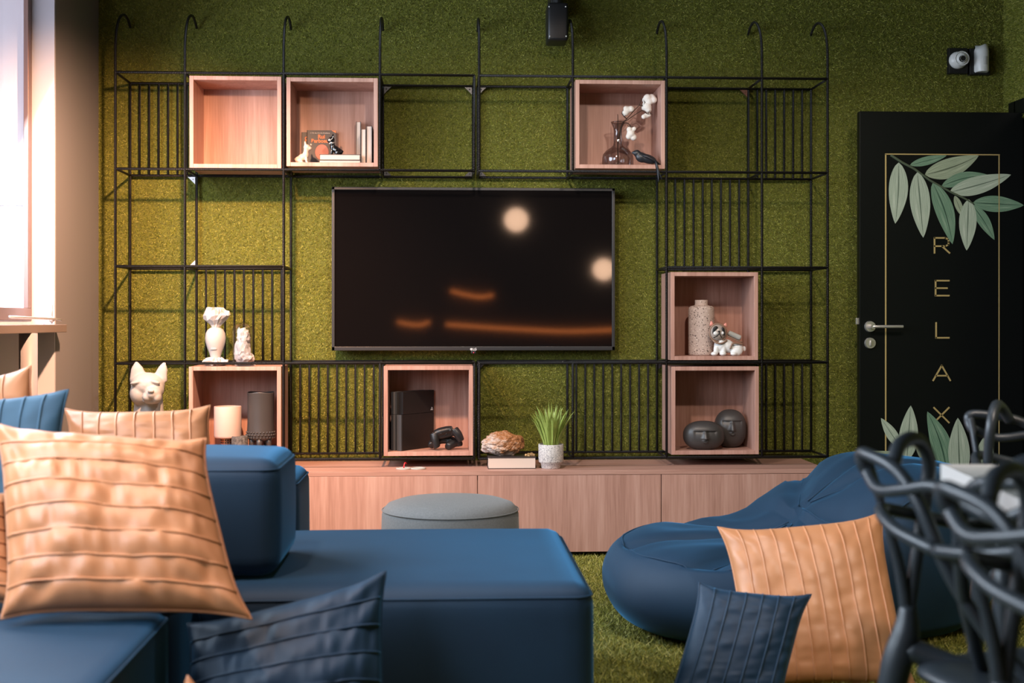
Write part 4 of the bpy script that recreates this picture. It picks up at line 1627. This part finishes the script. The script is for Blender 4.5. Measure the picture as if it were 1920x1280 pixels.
def controller(label, body, grips, sticks, pads, dy, low=None):
    c = pt(*body[1])
    t_ = thing('game_controller', label, 'game controller', (c.x, c.y, fl), 'controllers beside the game console')
    bm = new()
    tube(bm, [pt(*p, dy) for p in body], [62 * k, 78 * k, 78 * k, 62 * k], 12, flat=.8)
    if low:
        tube(bm, [pt(*p, dy + .004) for p in low], [46 * k, 58 * k, 58 * k, 46 * k], 12, flat=.8)
    for g in grips:
        tube(bm, catmull([pt(*p, dy + d_) for *p, d_ in g], 4), [72 * k, 66 * k, 56 * k, 46 * k], 12)
    remesh(obj('shell', bm, M['black_plastic'], t_, True), 0.0035, 2)
    bm = new()
    for x, y, d_ in sticks:
        p = pt(x, y, dy + d_)
        tube(bm, [p + Vector((0, 0.008, 0)), p + Vector((0, -0.006, 0.004))], [14 * k, 26 * k, 26 * k], 12)
    obj('thumbstick', bm, M['screen_grey'], t_, True)
    bm = new()
    for x, y, d_ in pads:
        ball(bm, pt(x, y, dy + d_), (11 * k, 8 * k, 9 * k), 2)
    obj('buttons', bm, M['screen_grey'], t_, True)
    return t_


controller('upper black game controller leaning on the one below it', [(760, 745), (840, 720), (950, 695), (1030, 680)],
           [((755, 750, 0), (765, 830, -.008), (790, 930, -.012), (800, 955, -.012)), ((1050, 690, 0), (1110, 760, -.006), (1150, 840, -.006), (1160, 860, -.006))],
           [(860, 740, -.016), (1000, 700, -.016)], [(1000, 665, -.014), (1020, 650, -.014), (1045, 680, -.014), (1020, 690, -.014), (735, 735, -.014), (935, 750, -.016)], 0.01, [(790, 800), (870, 785), (960, 765), (1060, 735)])
controller('lower black game controller lying flat under the other one', [(760, 905), (850, 850), (1000, 850), (1090, 880)],
           [((740, 900, 0), (720, 915, -.012), (712, 930, -.02), (710, 938, -.024)), ((1080, 880, 0), (1000, 920, -.02), (960, 945, -.032), (950, 950, -.036)), ((1090, 880, 0.0), (1120, 910, -.002), (1128, 935, -.004), (1130, 948, -.004))],
           [(965, 820, -.01)], [(1090, 840, -.006), (1060, 830, -.006)], 0.045)

# --- cable caps and a red cable under that cube
for x, y, label in ((757, 869.5, 'round white cable cap coloured as in shade, with a red cable on the cabinet top'), (784, 868, 'round white cable cap coloured as in shade on the cabinet top, right of the red cable')):
    p = P(x, y, 5.74)
    bm = new()
    lathe(bm, [(0.034, 0), (0.035, 0.002), (0.034, 0.005), (0.026, 0.0065), (0.025, 0.004), (0, 0.004)], p.x, p.y, CZ, 28)
    g = tag(obj('cable_cap', bm, M['silver_grey'], None, True), label, 'cable cap', 'cable caps on the cabinet')  # grey stands in for the cube's shade on the white caps
    if x == 757:
        bm = new()
        tube(bm, catmull([(p.x, p.y, CZ + 0.004), (p.x + 0.002, p.y + 0.004, CZ + 0.018), (p.x + 0.006, p.y + 0.02, CZ + 0.026), (p.x + 0.01, p.y + 0.11, CZ + 0.012)], 5), 0.003, 8)
        obj('cable', bm, M['red'], g, True)['label'] = 'red cable'

# --- crystal on a book, nugget, potted grass
Yb = 5.72
p0, p1 = P(915, 872, Yb), P(1005, 856.5, Yb)
bkk = book('book', 'pale thick book lying under the crystal on the cabinet', p0.x, p1.x, Yb - D, Yb - D + 0.15, CZ, p1.z, 'y1', th=0.003)
ztop = p1.z + 0.0003
s, q = pix(5.80, 857, ztop)


def crystal_mat():
    m = mat('citrine', (0.6, 0.42, 0.33, 1), 0.38, bump=(95, 0.9, 0.006))
    nt = m.node_tree
    b = nt.nodes['Principled BSDF']
    tc = nt.nodes.new('ShaderNodeTexCoord')
    sx = nt.nodes.new('ShaderNodeSeparateXYZ')
    nt.links.new(tc.outputs['Generated'], sx.inputs[0])
    n = nt.nodes.new('ShaderNodeTexNoise')
    n.inputs['Scale'].default_value = 7
    n.inputs['Detail'].default_value = 4
    nt.links.new(tc.outputs['Generated'], n.inputs['Vector'])
    a = nt.nodes.new('ShaderNodeMath')
    a.operation = 'MULTIPLY_ADD'
    a.inputs[1].default_value = 0.55
    nt.links.new(sx.outputs['X'], a.inputs[0])
    nt.links.new(n.outputs['Fac'], a.inputs[2])
    a2 = nt.nodes.new('ShaderNodeMath')
    a2.operation = 'MULTIPLY_ADD'
    a2.inputs[1].default_value = 0.30
    nt.links.new(sx.outputs['Z'], a2.inputs[0])
    nt.links.new(a.outputs[0], a2.inputs[2])
    r = nt.nodes.new('ShaderNodeValToRGB')
    e = r.color_ramp.elements
    e[0].position, e[1].position = 0.55, 1.1
    e[0].color, e[1].color = (0.50, 0.45, 0.42, 1), (0.33, 0.14, 0.055, 1)
    k = e.new(0.82)
    k.color = (0.42, 0.28, 0.20, 1)
    nt.links.new(a2.outputs[0], r.inputs['Fac'])
    nt.links.new(r.outputs['Color'], b.inputs['Base Color'])
    return m


c = q(942, 836)
bm = new()
bmesh.ops.create_icosphere(bm, subdivisions=5, radius=1)
for v in bm.verts:
    n = v.co.normalized()
    d = 1 + 0.20 * noise.noise(n * 1.6 + Vector((4, 0, 0))) + 0.10 * noise.noise(n * 4)
    fdist = noise.voronoi(n * 6.5)[0]
    d += 0.10 * (0.5 - fdist[0]) + 0.05 * (0.5 - noise.voronoi(n * 13)[0][0])
    v.co = Vector((c.x + n.x * 38 * s * d, c.y + n.y * 26 * s * d, c.z + n.z * 22.5 * s * d))
    v.co.z = max(v.co.z, ztop)
tag(obj('crystal', bm, crystal_mat(), None), 'rough white and amber crystal chunk lying on the pale book', 'crystal')
c = P(993, 852, 5.76)
bm = new()
for dx, r in ((-.016, .007), (-.004, .009), (.008, .010), (.018, .007)):
    crumple(bm, (c.x + dx, c.y, ztop + r * .55), r, 2, dx * 300, .3)
for v in bm.verts:
    v.co.z = max(v.co.z, ztop)
M['nugget'] = mat('golden_nugget', (0.45, 0.28, 0.13, 1), 0.35, 0.4)
tag(obj('nugget', bm, M['nugget'], None), 'tiny golden stone nugget on the right end of the pale book', 'stone')

Yd = 5.74
s, q = pix(Yd, 869, CZ)
c = q(1033, 869)
pl = thing('potted_grass', 'artificial grass plant in a round terrazzo pot on the cabinet', 'potted plant', (c.x, c.y, CZ))
bm = new()
lathe(bm, [(r * s, z * s) for r, z in ((17, 0), (18, 1), (18.8, 9), (23, 12), (23.6, 14), (23.6, 44.5), (23.2, 45.3), (21.8, 45.3), (21.5, 38), (0, 38))], c.x, c.y, CZ, 40)
auto(obj('pot', bm, M['terrazzo'], pl), 50)
bm = new()
r_ = random.Random(11)
for i in range(72):
    a = r_.random() * 2 * math.pi
    rad = math.sqrt(r_.random())
    lean = rad * 0.75 + r_.random() * .12
    ht = (72 + 22 * r_.random()) * s * (1 - .22 * rad)
    bx, by = c.x + 13 * s * rad * math.cos(a), c.y + 13 * s * rad * math.sin(a)
    w = (3.0 + 2.0 * r_.random()) * s
    pts = []
    for t_ in np.linspace(0, 1, 7):
        o_ = (lean * 0.52 * t_ ** 1.35 + .06 * t_ ** 3 * r_.random()) * ht
        pts.append(Vector((bx + o_ * math.cos(a), by + o_ * math.sin(a), CZ + 40 * s + ht * t_ * (1 - .12 * lean * t_))))
    sdv = Vector((-math.sin(a + r_.uniform(-.9, .9)), math.cos(a + r_.uniform(-.9, .9)), 0))
    prev = None
    for t_, p in zip(np.linspace(0, 1, 7), pts):
        ww = w * min(1, .55 + 1.6 * t_) * (1 - t_ ** 3) + 0.0002
        mid = Vector((-math.cos(a), -math.sin(a), 0)) * -ww * .25
        row = [bm.verts.new(p - sdv * ww), bm.verts.new(p + mid), bm.verts.new(p + sdv * ww)]
        if prev:
            for k_ in (0, 1):
                bm.faces.new((prev[k_], prev[k_ + 1], row[k_ + 1], row[k_]))
        prev = row
obj('foliage', bm, M['greenleaf'], pl, True)


# ------------------------------------------------------------------ soft furniture
def softbox(bm, x0, x1, y0, y1, z0, z1, r, bulge=0.0, n=18, top=0.0, seed=0.0, wob=0.0):
    """rounded upholstered block"""
    b = bmesh.new()
    bmesh.ops.create_cube(b, size=2)
    bmesh.ops.subdivide_edges(b, edges=b.edges[:], cuts=n, use_grid_fill=True)
    c = Vector(((x0 + x1) / 2, (y0 + y1) / 2, (z0 + z1) / 2))
    hx, hy, hz = (x1 - x0) / 2, (y1 - y0) / 2, (z1 - z0) / 2
    for v in b.verts:
        u = v.co.copy()
        # denser spacing towards the edges
        w = Vector([math.copysign(1 - (1 - abs(t)) ** 1.5, t) for t in u])
        p = Vector((w.x * hx, w.y * hy, w.z * hz))
        i = Vector((max(-hx + r, min(hx - r, p.x)), max(-hy + r, min(hy - r, p.y)), max(-hz + r, min(hz - r, p.z))))
        d = p - i
        if d.length > 1e-9:
            p = i + d.normalized() * r
        f = (1 - w.x ** 2), (1 - w.y ** 2), (1 - w.z ** 2)
        p.x += math.copysign(bulge, w.x) * f[1] * f[2] * abs(w.x)
        p.y += math.copysign(bulge, w.y) * f[0] * f[2] * abs(w.y)
        p.z += (bulge + top) * f[0] * f[1] * max(0, w.z)
        if wob:
            p += Vector((0, 0, 1)) * wob * noise.noise(p * 4 + Vector((seed, 0, 0))) * max(0, w.z)
        v.co = c + p
    me = bpy.data.meshes.new('tmp')
    b.to_mesh(me)
    b.free()
    bm.from_mesh(me)
    bpy.data.meshes.remove(me)


def module(name, label, cat, x0, x1, y0, y1, z0, z1, r, m, top=0.0, bulge=0.006, seam=True, group=None):
    bm = new()
    softbox(bm, x0, x1, y0, y1, z0, z1, r, bulge, 18, top)
    o = tag(obj(name, bm, m, None, True), label, cat, group)
    if seam:
        bm = new()
        e = r * 0.30
        zz = z1 - r * 0.55
        pts = []
        for sx, sy in ((0, 0), (1, 0), (1, 1), (0, 1)):
            cx_, cy_ = (x0 + r, x1 - r)[sx], (y0 + r, y1 - r)[sy]
            a0 = {(0, 0): math.pi, (1, 0): 1.5 * math.pi, (1, 1): 0, (0, 1): .5 * math.pi}[(sx, sy)]
            for k_ in range(6):
                a = a0 + k_ / 5 * math.pi / 2
                pts.append((cx_ + (r - .06 * r) * math.cos(a), cy_ + (r - .06 * r) * math.sin(a), zz))
        tube(bm, pts, 0.0028, 6, True)
        obj('seam', bm, m, o, True)
    return o


SEAT = 0.40
YO0, YO1 = 3.10 - D, 4.02 - D
xo1 = P(1116, 1180, 3.10).x
ott = module('ottoman', 'large square navy velvet ottoman in the centre foreground', 'ottoman', -0.60, xo1, YO0, YO1, 0.012, SEAT, 0.05, M['navy'], 0.006, group='navy modular sofa')
xs1 = P(318, 1140, 2.89).x
module('sofa_module', 'navy sofa seat block in the left foreground under the big orange cushion', 'sofa', -1.60, xs1, -4.75, 2.90 - D, 0.012, SEAT, 0.03, M['navy'], 0.004, group='navy modular sofa')
module('sofa_module', 'navy sofa seat block beside the window, under the blue and orange cushions', 'sofa', -1.60, xs1, 2.96 - D, 4.02 - D, 0.012, SEAT, 0.04, M['navy'], 0.004, group='navy modular sofa')
xb1 = P(531, 960, 3.3).x
module('sofa_block', 'thick navy velvet backrest block standing on the ottoman behind the big orange cushion', 'sofa block', -0.93, xb1, 3.20 - D, 3.60 - D, SEAT + 0.008, 0.70, 0.045, M['navy'], 0.008, 0.008, group='navy modular sofa')
xa1 = P(566, 960, 4.25).x
module('sofa_block', 'navy velvet block low behind the backrest, next to the oak cabinet', 'sofa block', -1.15, xa1, 4.12 - D, 4.52 - D, 0.012, 0.548, 0.05, M['navy'], 0.006, group='navy modular sofa')

# round grey pouf
c = P(844.5, 950, 4.86)
bm = new()
R_ = 0.259
lathe(bm, [(0, 0), (R_ - .02, 0), (R_ - .004, .01), (R_, .04), (R_ + .004, .18), (R_, .305), (R_ - .006, .325), (R_ - .022, .343), (R_ - .06, .356), (R_ * .5, .364), (0, .367)], c.x, c.y, 0.012, 64)
pf = tag(obj('pouf', bm, M['grey_fabric'], None, True), 'round grey felt pouf between the navy ottoman and the oak cabinet', 'pouf')
bm = new()
tube(bm, [(c.x + (R_ - .001) * math.cos(a), c.y + (R_ - .001) * math.sin(a), 0.012 + .322) for a in np.linspace(0, 2 * math.pi, 64, endpoint=False)], 0.0022, 6, True)
obj('seam', bm, M['grey_fabric'], pf, True)

# bean bag lounger
bc = P(1496, 900, 4.40)
AX, AYv = 0.68, 0.46
ANG = math.radians(8)


def bb_h(u, v):
    t_ = min(1, max(0, (u + 0.22) / 0.72))
    return 0.292 + (0.235 * t_ * t_ * (3 - 2 * t_)) + .02 * v * (u < 0.2)


def bb(u, v, z):
    x, y = u * AX, v * AYv
    return Vector((bc.x + x * math.cos(ANG) - y * math.sin(ANG), bc.y + x * math.sin(ANG) + y * math.cos(ANG), z))


bm = new()
NT = 96
prof = [(.0, 0.0), (.72, 0.0), (.84, .02), (.93, .12), (.985, .30), (1.0, .48), (.985, .66), (.945, .82), (.89, .925), (.83, .975), (.76, 1.0), (.6, 1.02), (.42, 1.03), (.22, 1.03), (0, 1.025)]
# refine the profile
pp = catmull([Vector((a, b, 0)) for a, b in prof], 3)
prof = [(max(0, p.x), p.y) for p in pp]
rows = []
SEAMS = [k * 2 * math.pi / 7 + .35 for k in range(7)]


def bb_point(th, r, zf):
    ct, st = math.cos(th), math.sin(th)
    ex = 2.6
    q = (abs(ct) ** ex + abs(st) ** ex) ** (-1 / ex)
    u, v = r * q * ct, r * q * st
    h = bb_h(u, v)
    z = h * zf
    if zf > .9:
        dsm = min(abs((th - a + math.pi) % (2 * math.pi) - math.pi) for a in SEAMS) * max(r, .05)
        z -= 0.042 * math.exp(-(dsm / .07) ** 2) * min(1, r * 2.2) * (1 if r < .93 else .4)
        z += 0.012 * noise.noise(Vector((u * 4, v * 4, 2)))
        z += 0.05 * math.sin(min(1, max(0, 1 - r)) * math.pi / 2) * (0.6 if u > 0 else -0.1)
    else:
        u += .012 * noise.noise(Vector((u * 3, v * 3, z * 5)))
        v += .012 * noise.noise(Vector((v * 3, u * 3, z * 5 + 4)))
    return bb(u, v, z + 0.012)


for r, zf in prof:
    if r < 1e-4:
        rows.append([bm.verts.new(bb_point(0, 0, zf))])
    else:
        rows.append([bm.verts.new(bb_point(2 * math.pi * k / NT, r, zf)) for k in range(NT)])
for A, Bb in zip(rows, rows[1:]):
    for k in range(NT):
        k2 = (k + 1) % NT
        if len(A) == 1:
            bm.faces.new((A[0], Bb[k2], Bb[k]))
        elif len(Bb) == 1:
            bm.faces.new((A[k], A[k2], Bb[0]))
        else:
            bm.faces.new((A[k], A[k2], Bb[k2], Bb[k]))
bean = tag(obj('bean_bag', bm, M['navy'], None, True), 'big navy velvet bean bag lounger on the turf at the right', 'bean bag')
bm = new()
tube(bm, [bb_point(2 * math.pi * k / 120, .895, .925) + Vector((0, 0, .0005)) for k in range(120)], 0.003, 6, True)
for a in SEAMS:
    tube(bm, [bb_point(a, r, 1.0 + .03 * (1 - r)) + Vector((0, 0, .003)) for r in np.linspace(.80, .06, 16)], 0.0025, 6)
obj('seam', bm, M['navy'], bean, True)


# ------------------------------------------------------------------ cushions
def cushion(label, TL, TR, BR, BL, T, lines, way, m, seed=0, pinch=.055, crease=.006, group='scatter cushions', front=True):
    """square cushion through four corner points; lines pin-tucks, way 'v' top to bottom or 'h' side to side"""
    TL, TR, BR, BL = map(Vector, (TL, TR, BR, BL))
    ux = ((TR - TL) + (BR - BL)).normalized()
    uy = ((TL - BL) + (TR - BR)).normalized()
    n = ux.cross(uy).normalized()
    if n.y > 0:
        n = -n                                     # towards the camera
    N = 72

    def base(u, v):
        s_, t_ = (u + 1) / 2, (v + 1) / 2
        # pull in the middles of the edges
        s2 = .5 + (s_ - .5) * (1 - pinch * 2 * (1 - v ** 4) * u * u)
        t2 = .5 + (t_ - .5) * (1 - pinch * 2 * (1 - u ** 4) * v * v)
        return (BL * (1 - s2) + BR * s2) * (1 - t2) + (TL * (1 - s2) + TR * s2) * t2

    def thick(u, v):
        e = max(0, (1 - u * u)) * max(0, (1 - v * v))
        return T / 2 * e ** .42

    def crs(u, v):
        e = (max(0, (1 - u * u)) * max(0, (1 - v * v))) ** .3
        a, b = (u, v) if way == 'v' else (v, u)
        # puckers running across the strips between pin-tucks
        k_ = (a + 1) / 2 * (lines + 1)
        ph = math.floor(k_)
        mid = math.sin((k_ - ph) * math.pi)
        g = noise.noise(Vector((b * 5.5 + ph * 3.1, seed + ph, a * 1.2))) + .6 * noise.noise(Vector((b * 12 + ph * 1.7, seed * 2 + ph, a * 3)))
        big = noise.noise(Vector((u * 1.6, v * 1.6, seed + 9)))
        corner = abs(u * v) ** 2 * math.sin((abs(u) - abs(v)) * 16 + seed)
        return e * (crease * g * (.35 + .65 * mid) + .35 * crease * mid + crease * 2.0 * big) + crease * 1.2 * corner * e

    def fp(u, v):
        return base(u, v) + n * (thick(u, v) + crs(u, v))
    bm = new()
    f_, b_ = [], []
    sp_ = lambda t_: math.sin(t_ * math.pi / 2) * .55 + t_ * .45
    for j in range(N + 1):
        fr, br_ = [], []
        for i in range(N + 1):
            u, v = sp_(-1 + 2 * i / N), sp_(-1 + 2 * j / N)
            vf = bm.verts.new(fp(u, v))
            fr.append(vf)
            br_.append(vf if i in (0, N) or j in (0, N) else bm.verts.new(base(u, v) - n * (thick(u, v) - .5 * crs(u, v))))
        f_.append(fr)
        b_.append(br_)
    for j in range(N):
        for i in range(N):
            bm.faces.new((f_[j][i], f_[j][i + 1], f_[j + 1][i + 1], f_[j + 1][i]))
            q = [b_[j][i], b_[j + 1][i], b_[j + 1][i + 1], b_[j][i + 1]]
            if len(set(q)) == 4:
                try:
                    bm.faces.new(q)
                except ValueError:
                    pass
    o = tag(obj('cushion', bm, m, None, True), label, 'cushion', group)
    bm = new()
    for k in range(1, lines + 1):
        a = -1 + 2 * k / (lines + 1)
        pts = []
        for t_ in np.linspace(-.985, .985, 60):
            wv = .010 * noise.noise(Vector((t_ * 2.5, k * 2.3, seed)))
            u, v = (a + wv, t_) if way == 'v' else (t_, a + wv)
            pts.append(fp(u, v) + n * .0008)
        tube(bm, pts, 0.0032, 6)
    ring = []
    for e_ in range(4):
        for t_ in np.linspace(-1, 1, 40)[:-1]:
            u, v = ((t_, -1), (1, t_), (-t_, 1), (-1, -t_))[e_]
            ring.append(base(u, v))
    tube(bm, ring, 0.0036, 6, True)
    obj('piping', bm, m, o, True)
    return o


cushion('big orange cushion with horizontal pin-tucks in the left foreground on the sofa seat', P(-14, 792, 3.02), P(386, 822, 3.0), P(472, 1160, 2.78), P(2, 1160, 2.74), .17, 7, 'h', M['orange'], 1.3, .045, .012, 'orange cushions')
cushion('orange cushion at the left edge, mostly behind the big orange cushion', P(-330, 905, 2.98), P(20, 925, 3.04), P(46, 1132, 2.88), P(-330, 1140, 2.86), .13, 7, 'h', M['orange'], 4.2, .04, .006, 'orange cushions')
cushion('blue cushion with vertical pin-tucks above the big orange cushion at left', P(-260, 765, 3.34), P(128, 731, 3.34), P(108, 1066, 3.16), P(-250, 1070, 3.16), .13, 9, 'v', M['blue_cush'], 2.6, .03, .004, 'blue cushions')
cushion('orange cushion leaning behind the navy backrest under the dog bust', P(122, 766, 3.86), P(394, 760, 3.86), P(428, 1008, 3.74), P(118, 1012, 3.74), .15, 7, 'v', M['orange'], 6.1, .045, .007, 'orange cushions')
cushion('orange cushion by the window, its corner sticking up behind the blue cushion', P(-230, 730, 3.66), P(58, 686, 3.66), P(112, 1030, 3.5), P(-235, 1040, 3.5), .15, 5, 'v', M['orange'], 8.4, .04, .006, 'orange cushions')
cushion('navy cushion with horizontal pin-tucks leaning on the front of the ottoman', P(352, 1170, 2.95), P(724, 1070, 3.0), P(738, 1500, 2.78), P(320, 1515, 2.74), .15, 7, 'h', M['navy_dark'], 3.7, .04, .011, 'blue cushions')
cushion('orange cushion at the bottom edge of the picture, only its corner showing', P(352, 1268, 2.5), P(560, 1440, 2.46), P(440, 1640, 2.42), P(215, 1540, 2.44), .09, 4, 'v', M['orange'], 5.5, .04, .004, 'orange cushions')
cushion('orange cushion with vertical pin-tucks standing on the turf against the bean bag', P(1346, 988, 3.86), P(1656, 958, 3.86), P(1722, 1296, 3.62), P(1398, 1298, 3.62), .14, 9, 'v', M['orange'], 7.3, .05, .006, 'orange cushions')
cushion('small navy cushion tilted in front of the orange cushion by the bean bag', P(1311, 1092, 3.56), P(1521, 1114, 3.54), P(1464, 1336, 3.40), P(1240, 1336, 3.40), .11, 6, 'v', M['navy_dark'], 9.9, .05, .005, 'blue cushions')


# ------------------------------------------------------------------ woven plastic armchairs and the table
def make_chair(label):
    t_ = thing('armchair', label, 'chair', (0, 0, 0), 'black woven back armchairs at the white table')
    r = .0125
    # seat: rounded dished slab
    bm = new()
    N = 20
    g = []
    for lay in (0, 1):
        rows_ = []
        for j in range(N + 1):
            row = []
            for i in range(N + 1):
                u, v = -1 + 2 * i / N, -1 + 2 * j / N
                q = (abs(u) ** 5 + abs(v) ** 5) ** .2
                m_ = max(abs(u), abs(v))
                k_ = m_ / q if q > 0 else 1
                x, y = u * k_ * (.225 + .02 * v), .20 + v * k_ * .225
                rim = max(0, m_ - .72) / .28
                z = .452 - .016 * (1 - m_ ** 2) - .03 * (v > 0) * max(0, v - .6) ** 1.5 - .02 * rim ** 2
                row.append(bm.verts.new((x, y, z - (0.022 if lay else 0) * (1 - .5 * rim))))
            rows_.append(row)
        g.append(rows_)
    for rows_, fl_ in ((g[0], 1), (g[1], 0)):
        for j in range(N):
            for i in range(N):
                q = (rows_[j][i], rows_[j][i + 1], rows_[j + 1][i + 1], rows_[j + 1][i])
                bm.faces.new(q if fl_ else q[::-1])
    ed = [(0, i) for i in range(N)] + [(j, N) for j in range(N)] + [(N, N - i) for i in range(N)] + [(N - j, 0) for j in range(N)]
    for a, b in zip(ed, ed[1:] + ed[:1]):
        bm.faces.new((g[0][a[0]][a[1]], g[0][b[0]][b[1]], g[1][b[0]][b[1]], g[1][a[0]][a[1]]))
    obj('seat', bm, M['chair'], t_, True)
    for s_ in (-1, 1):
        bm = new()
        tube(bm, catmull([(.205 * s_, .0, .53), (.205 * s_, -.005, .48), (.212 * s_, -.02, .42), (.222 * s_, -.05, .25), (.235 * s_, -.085, 0)], 5), [.014, .024, .027, .019, .015], 12)
        tube(bm, catmull([(.205 * s_, -.005, .455), (.16 * s_, .05, .437), (.10 * s_, .1, .432)], 4), [.024, .018, .008], 10)
        obj('leg', bm, M['chair'], t_, True)
        bm = new()
        tube(bm, catmull([(.225 * s_, .36, .52), (.225 * s_, .37, .46), (.228 * s_, .39, .25), (.235 * s_, .42, 0)], 5), [.014, .024, .019, .014], 12)
        tube(bm, catmull([(.225 * s_, .36, .455), (.16 * s_, .32, .435), (.10 * s_, .28, .430)], 4), [.024, .018, .008], 10)
        obj('leg', bm, M['chair'], t_, True)

    def strand(name, pts, rr=r):
        bm = new()
        tube(bm, catmull(pts, 7), rr, 10)
        obj(name, bm, M['chair'], t_, True)
    for s_ in (-1, 1):
        # thin strand from the rear leg up to the corner of the back
        strand('back_strand', [(.205 * s_, 0, .50), (.210 * s_, -.015, .60), (.222 * s_, -.04, .70), (.230 * s_, -.058, .765), (.234 * s_, -.065, .79)], [.012, .0080, .0090])
        # upper loop
        strand('back_loop', [(.205 * s_, 0, .50), (.206 * s_, .015, .60), (.206 * s_, .035, .72), (.20 * s_, .038, .785), (.185 * s_, .005, .825), (.165 * s_, -.04, .820), (.14 * s_, -.070, .785)], [.010, .0115, .0125, .0135, .0125])
        # arms
        strand('arm', [(0, -.075, .665), (.12 * s_, -.075, .68), (.212 * s_, -.05, .700), (.232 * s_, .01, .69), (.235 * s_, .11, .668), (.236 * s_, .22, .65), (.234 * s_, .31, .61), (.23 * s_, .36, .54), (.225 * s_, .365, .48)], .0115)
        # rail from the corner of the back over the middle, down across to the seat on the other side
        strand('crossing_rail', [(.228 * s_, -.060, .760), (.236 * s_, -.072, .778), (.234 * s_, -.076, .797), (.20 * s_, -.080, .799), (.11 * s_, -.080, .782), (.055 * s_, -.068, .725), (.015 * s_, -.04, .62), (-.03 * s_, .01, .52), (-.09 * s_, .07, .44)], .0115)
    strand('top_rail', [(-.236, -.065, .768), (-.17, -.078, .742), (-.09, -.08, .752), (0, -.076, .768), (.09, -.08, .752), (.17, -.078, .742), (.236, -.065, .768)], .0110)
    return t_


def copy_thing(root, label):
    r = root.copy()
    COL.objects.link(r)
    r['label'] = label
    for ch in list(root.children):
        c_ = ch.copy()
        COL.objects.link(c_)
        c_.parent = r
        for g_ in ch.children:
            d_ = g_.copy()
            COL.objects.link(d_)
            d_.parent = c_
    return r


far, near = P(1703, 1120, 2.42), P(1776, 1240, 2.02)
rz = math.atan2(far.y - near.y, far.x - near.x)          # direction of the chair's +x (to the far rear leg)
ch = make_chair('black woven armchair at the white table, the one just right of the orange cushion')


def set_chair(o, far_pt, rz):
    # far_pt: where the far rear leg joins the seat
    o.rotation_euler = (0, 0, rz)
    o.location = (far_pt.x + .205 * math.cos(rz), far_pt.y + .205 * math.sin(rz), 0.012)


rz = math.radians(-78.5)
set_chair(ch, P(1703, 1140, 2.23), rz)
ch2 = copy_thing(ch, 'black woven armchair nearest the camera in the lower right corner')
set_chair(ch2, P(1880, 1255, 1.755), rz)
ch3 = copy_thing(ch, 'black woven armchair on the far side of the white table at the right edge')
ch3.rotation_euler = (0, 0, math.radians(165))
ch3.location = (1.52, 3.02 - D, 0.012)

# table top with a rotated left edge
ta, tb = P(1766, 882, 2.62), P(1924, 958, 2.06)
TZ = .745
ta.z = tb.z = TZ
e1 = (tb - ta).normalized()
e2 = Vector((-e1.y, e1.x, 0))
tbl = thing('table', 'white topped table at the right edge behind the black chairs', 'table', ((ta.x + .45), ta.y - .6, 0))
bm = new()
bmesh.ops.create_cube(bm, size=1)
LT, WT = 1.5, .85
for v in bm.verts:
    p = ta + e1 * (v.co.x + .5) * LT + e2 * (v.co.y + .5) * WT
    v.co = Vector((p.x, p.y, TZ - .028 * (.5 - v.co.z)))
bmesh.ops.bevel(bm, geom=bm.edges[:], offset=.003, segments=2, affect='EDGES')
obj('table_top', bm, M['table_white'], tbl)
for u, v in ((.12, .16), (.12, WT - .08), (LT - .1, .16), (LT - .1, WT - .08)):
    p = ta + e1 * u + e2 * v
    bm = new()
    tube(bm, [(p.x, p.y, .012), (p.x, p.y, TZ - .028)], .022, 12)
    obj('leg', bm, M['black_metal'], tbl, True)

# ------------------------------------------------------------------ ledge by the window
bm = new()
box(bm, XW + 0.001, XL + 0.05, -2.6, YJ - 0.016, 1.0, 1.032, 0.002)
ld = thing('window_ledge', 'taupe ledge counter running below the window on a grey pipe leg', 'ledge', (XL, -1.5, 0))
obj('counter', bm, M['ledge'], ld)
lp_ = P(53, 680, 5.0)
bm = new()
tube(bm, [(lp_.x, lp_.y, 0.0), (lp_.x, lp_.y, 1.0)], .034, 20)
obj('leg', bm, M['pipe'], ld, True)

# ------------------------------------------------------------------ behind the camera: what the dark screen mirrors
M['bulb'] = mat('lamp_glow', (1, .8, .6, 1), .5, emit=((1.0, .62, .40, 1), 22))
M['led'] = mat('led_glow', (1, .5, .2, 1), .5, emit=((1.0, .26, .06, 1), 11))


def mirrored(px, py, Yd):
    """point at distance Yd behind the screen, mirrored into the room"""
    p = P(px, py, 12.0 - Yd)
    return Vector((p.x, Yd - D, p.z))


for px, py, Yd, label in ((968, 412, -2.0, 'round glowing pendant lamp behind the camera, nearer one'), (1132, 505, -3.4, 'round glowing pendant lamp behind the camera, farther one')):
    c = mirrored(px, py, Yd)
    t_ = thing('pendant_lamp', label, 'lamp', c, 'pendant lamps behind the camera')
    bm = new()
    ball(bm, c, .13, 3)
    obj('globe', bm, M['bulb'], t_, True)
    bm = new()
    tube(bm, [c + Vector((0, 0, .12)), (c.x, c.y, ZC)], .006, 6)
    obj('cord', bm, M['black_metal'], t_)
for i, (pa, pb, label) in enumerate((((745, 603), (806, 603), 'short orange glowing strip on the wall behind the camera'), ((836, 608), (1160, 618), 'long orange glowing strip on the wall behind the camera'), ((845, 545), (925, 553), 'upper orange glowing strip on the wall behind the camera'))):
    a, b = mirrored(*pa, -4.2), mirrored(*pb, -4.2)
    bm = new()
    tube(bm, catmull([a, a.lerp(b, .35) + Vector((0, 0, -.03)), a.lerp(b, .7) + Vector((0, 0, -.04)), b], 6), .02, 8)
    tag(obj('light_strip', bm, M['led'], None, True), label, 'light strip', 'light strips behind the camera')
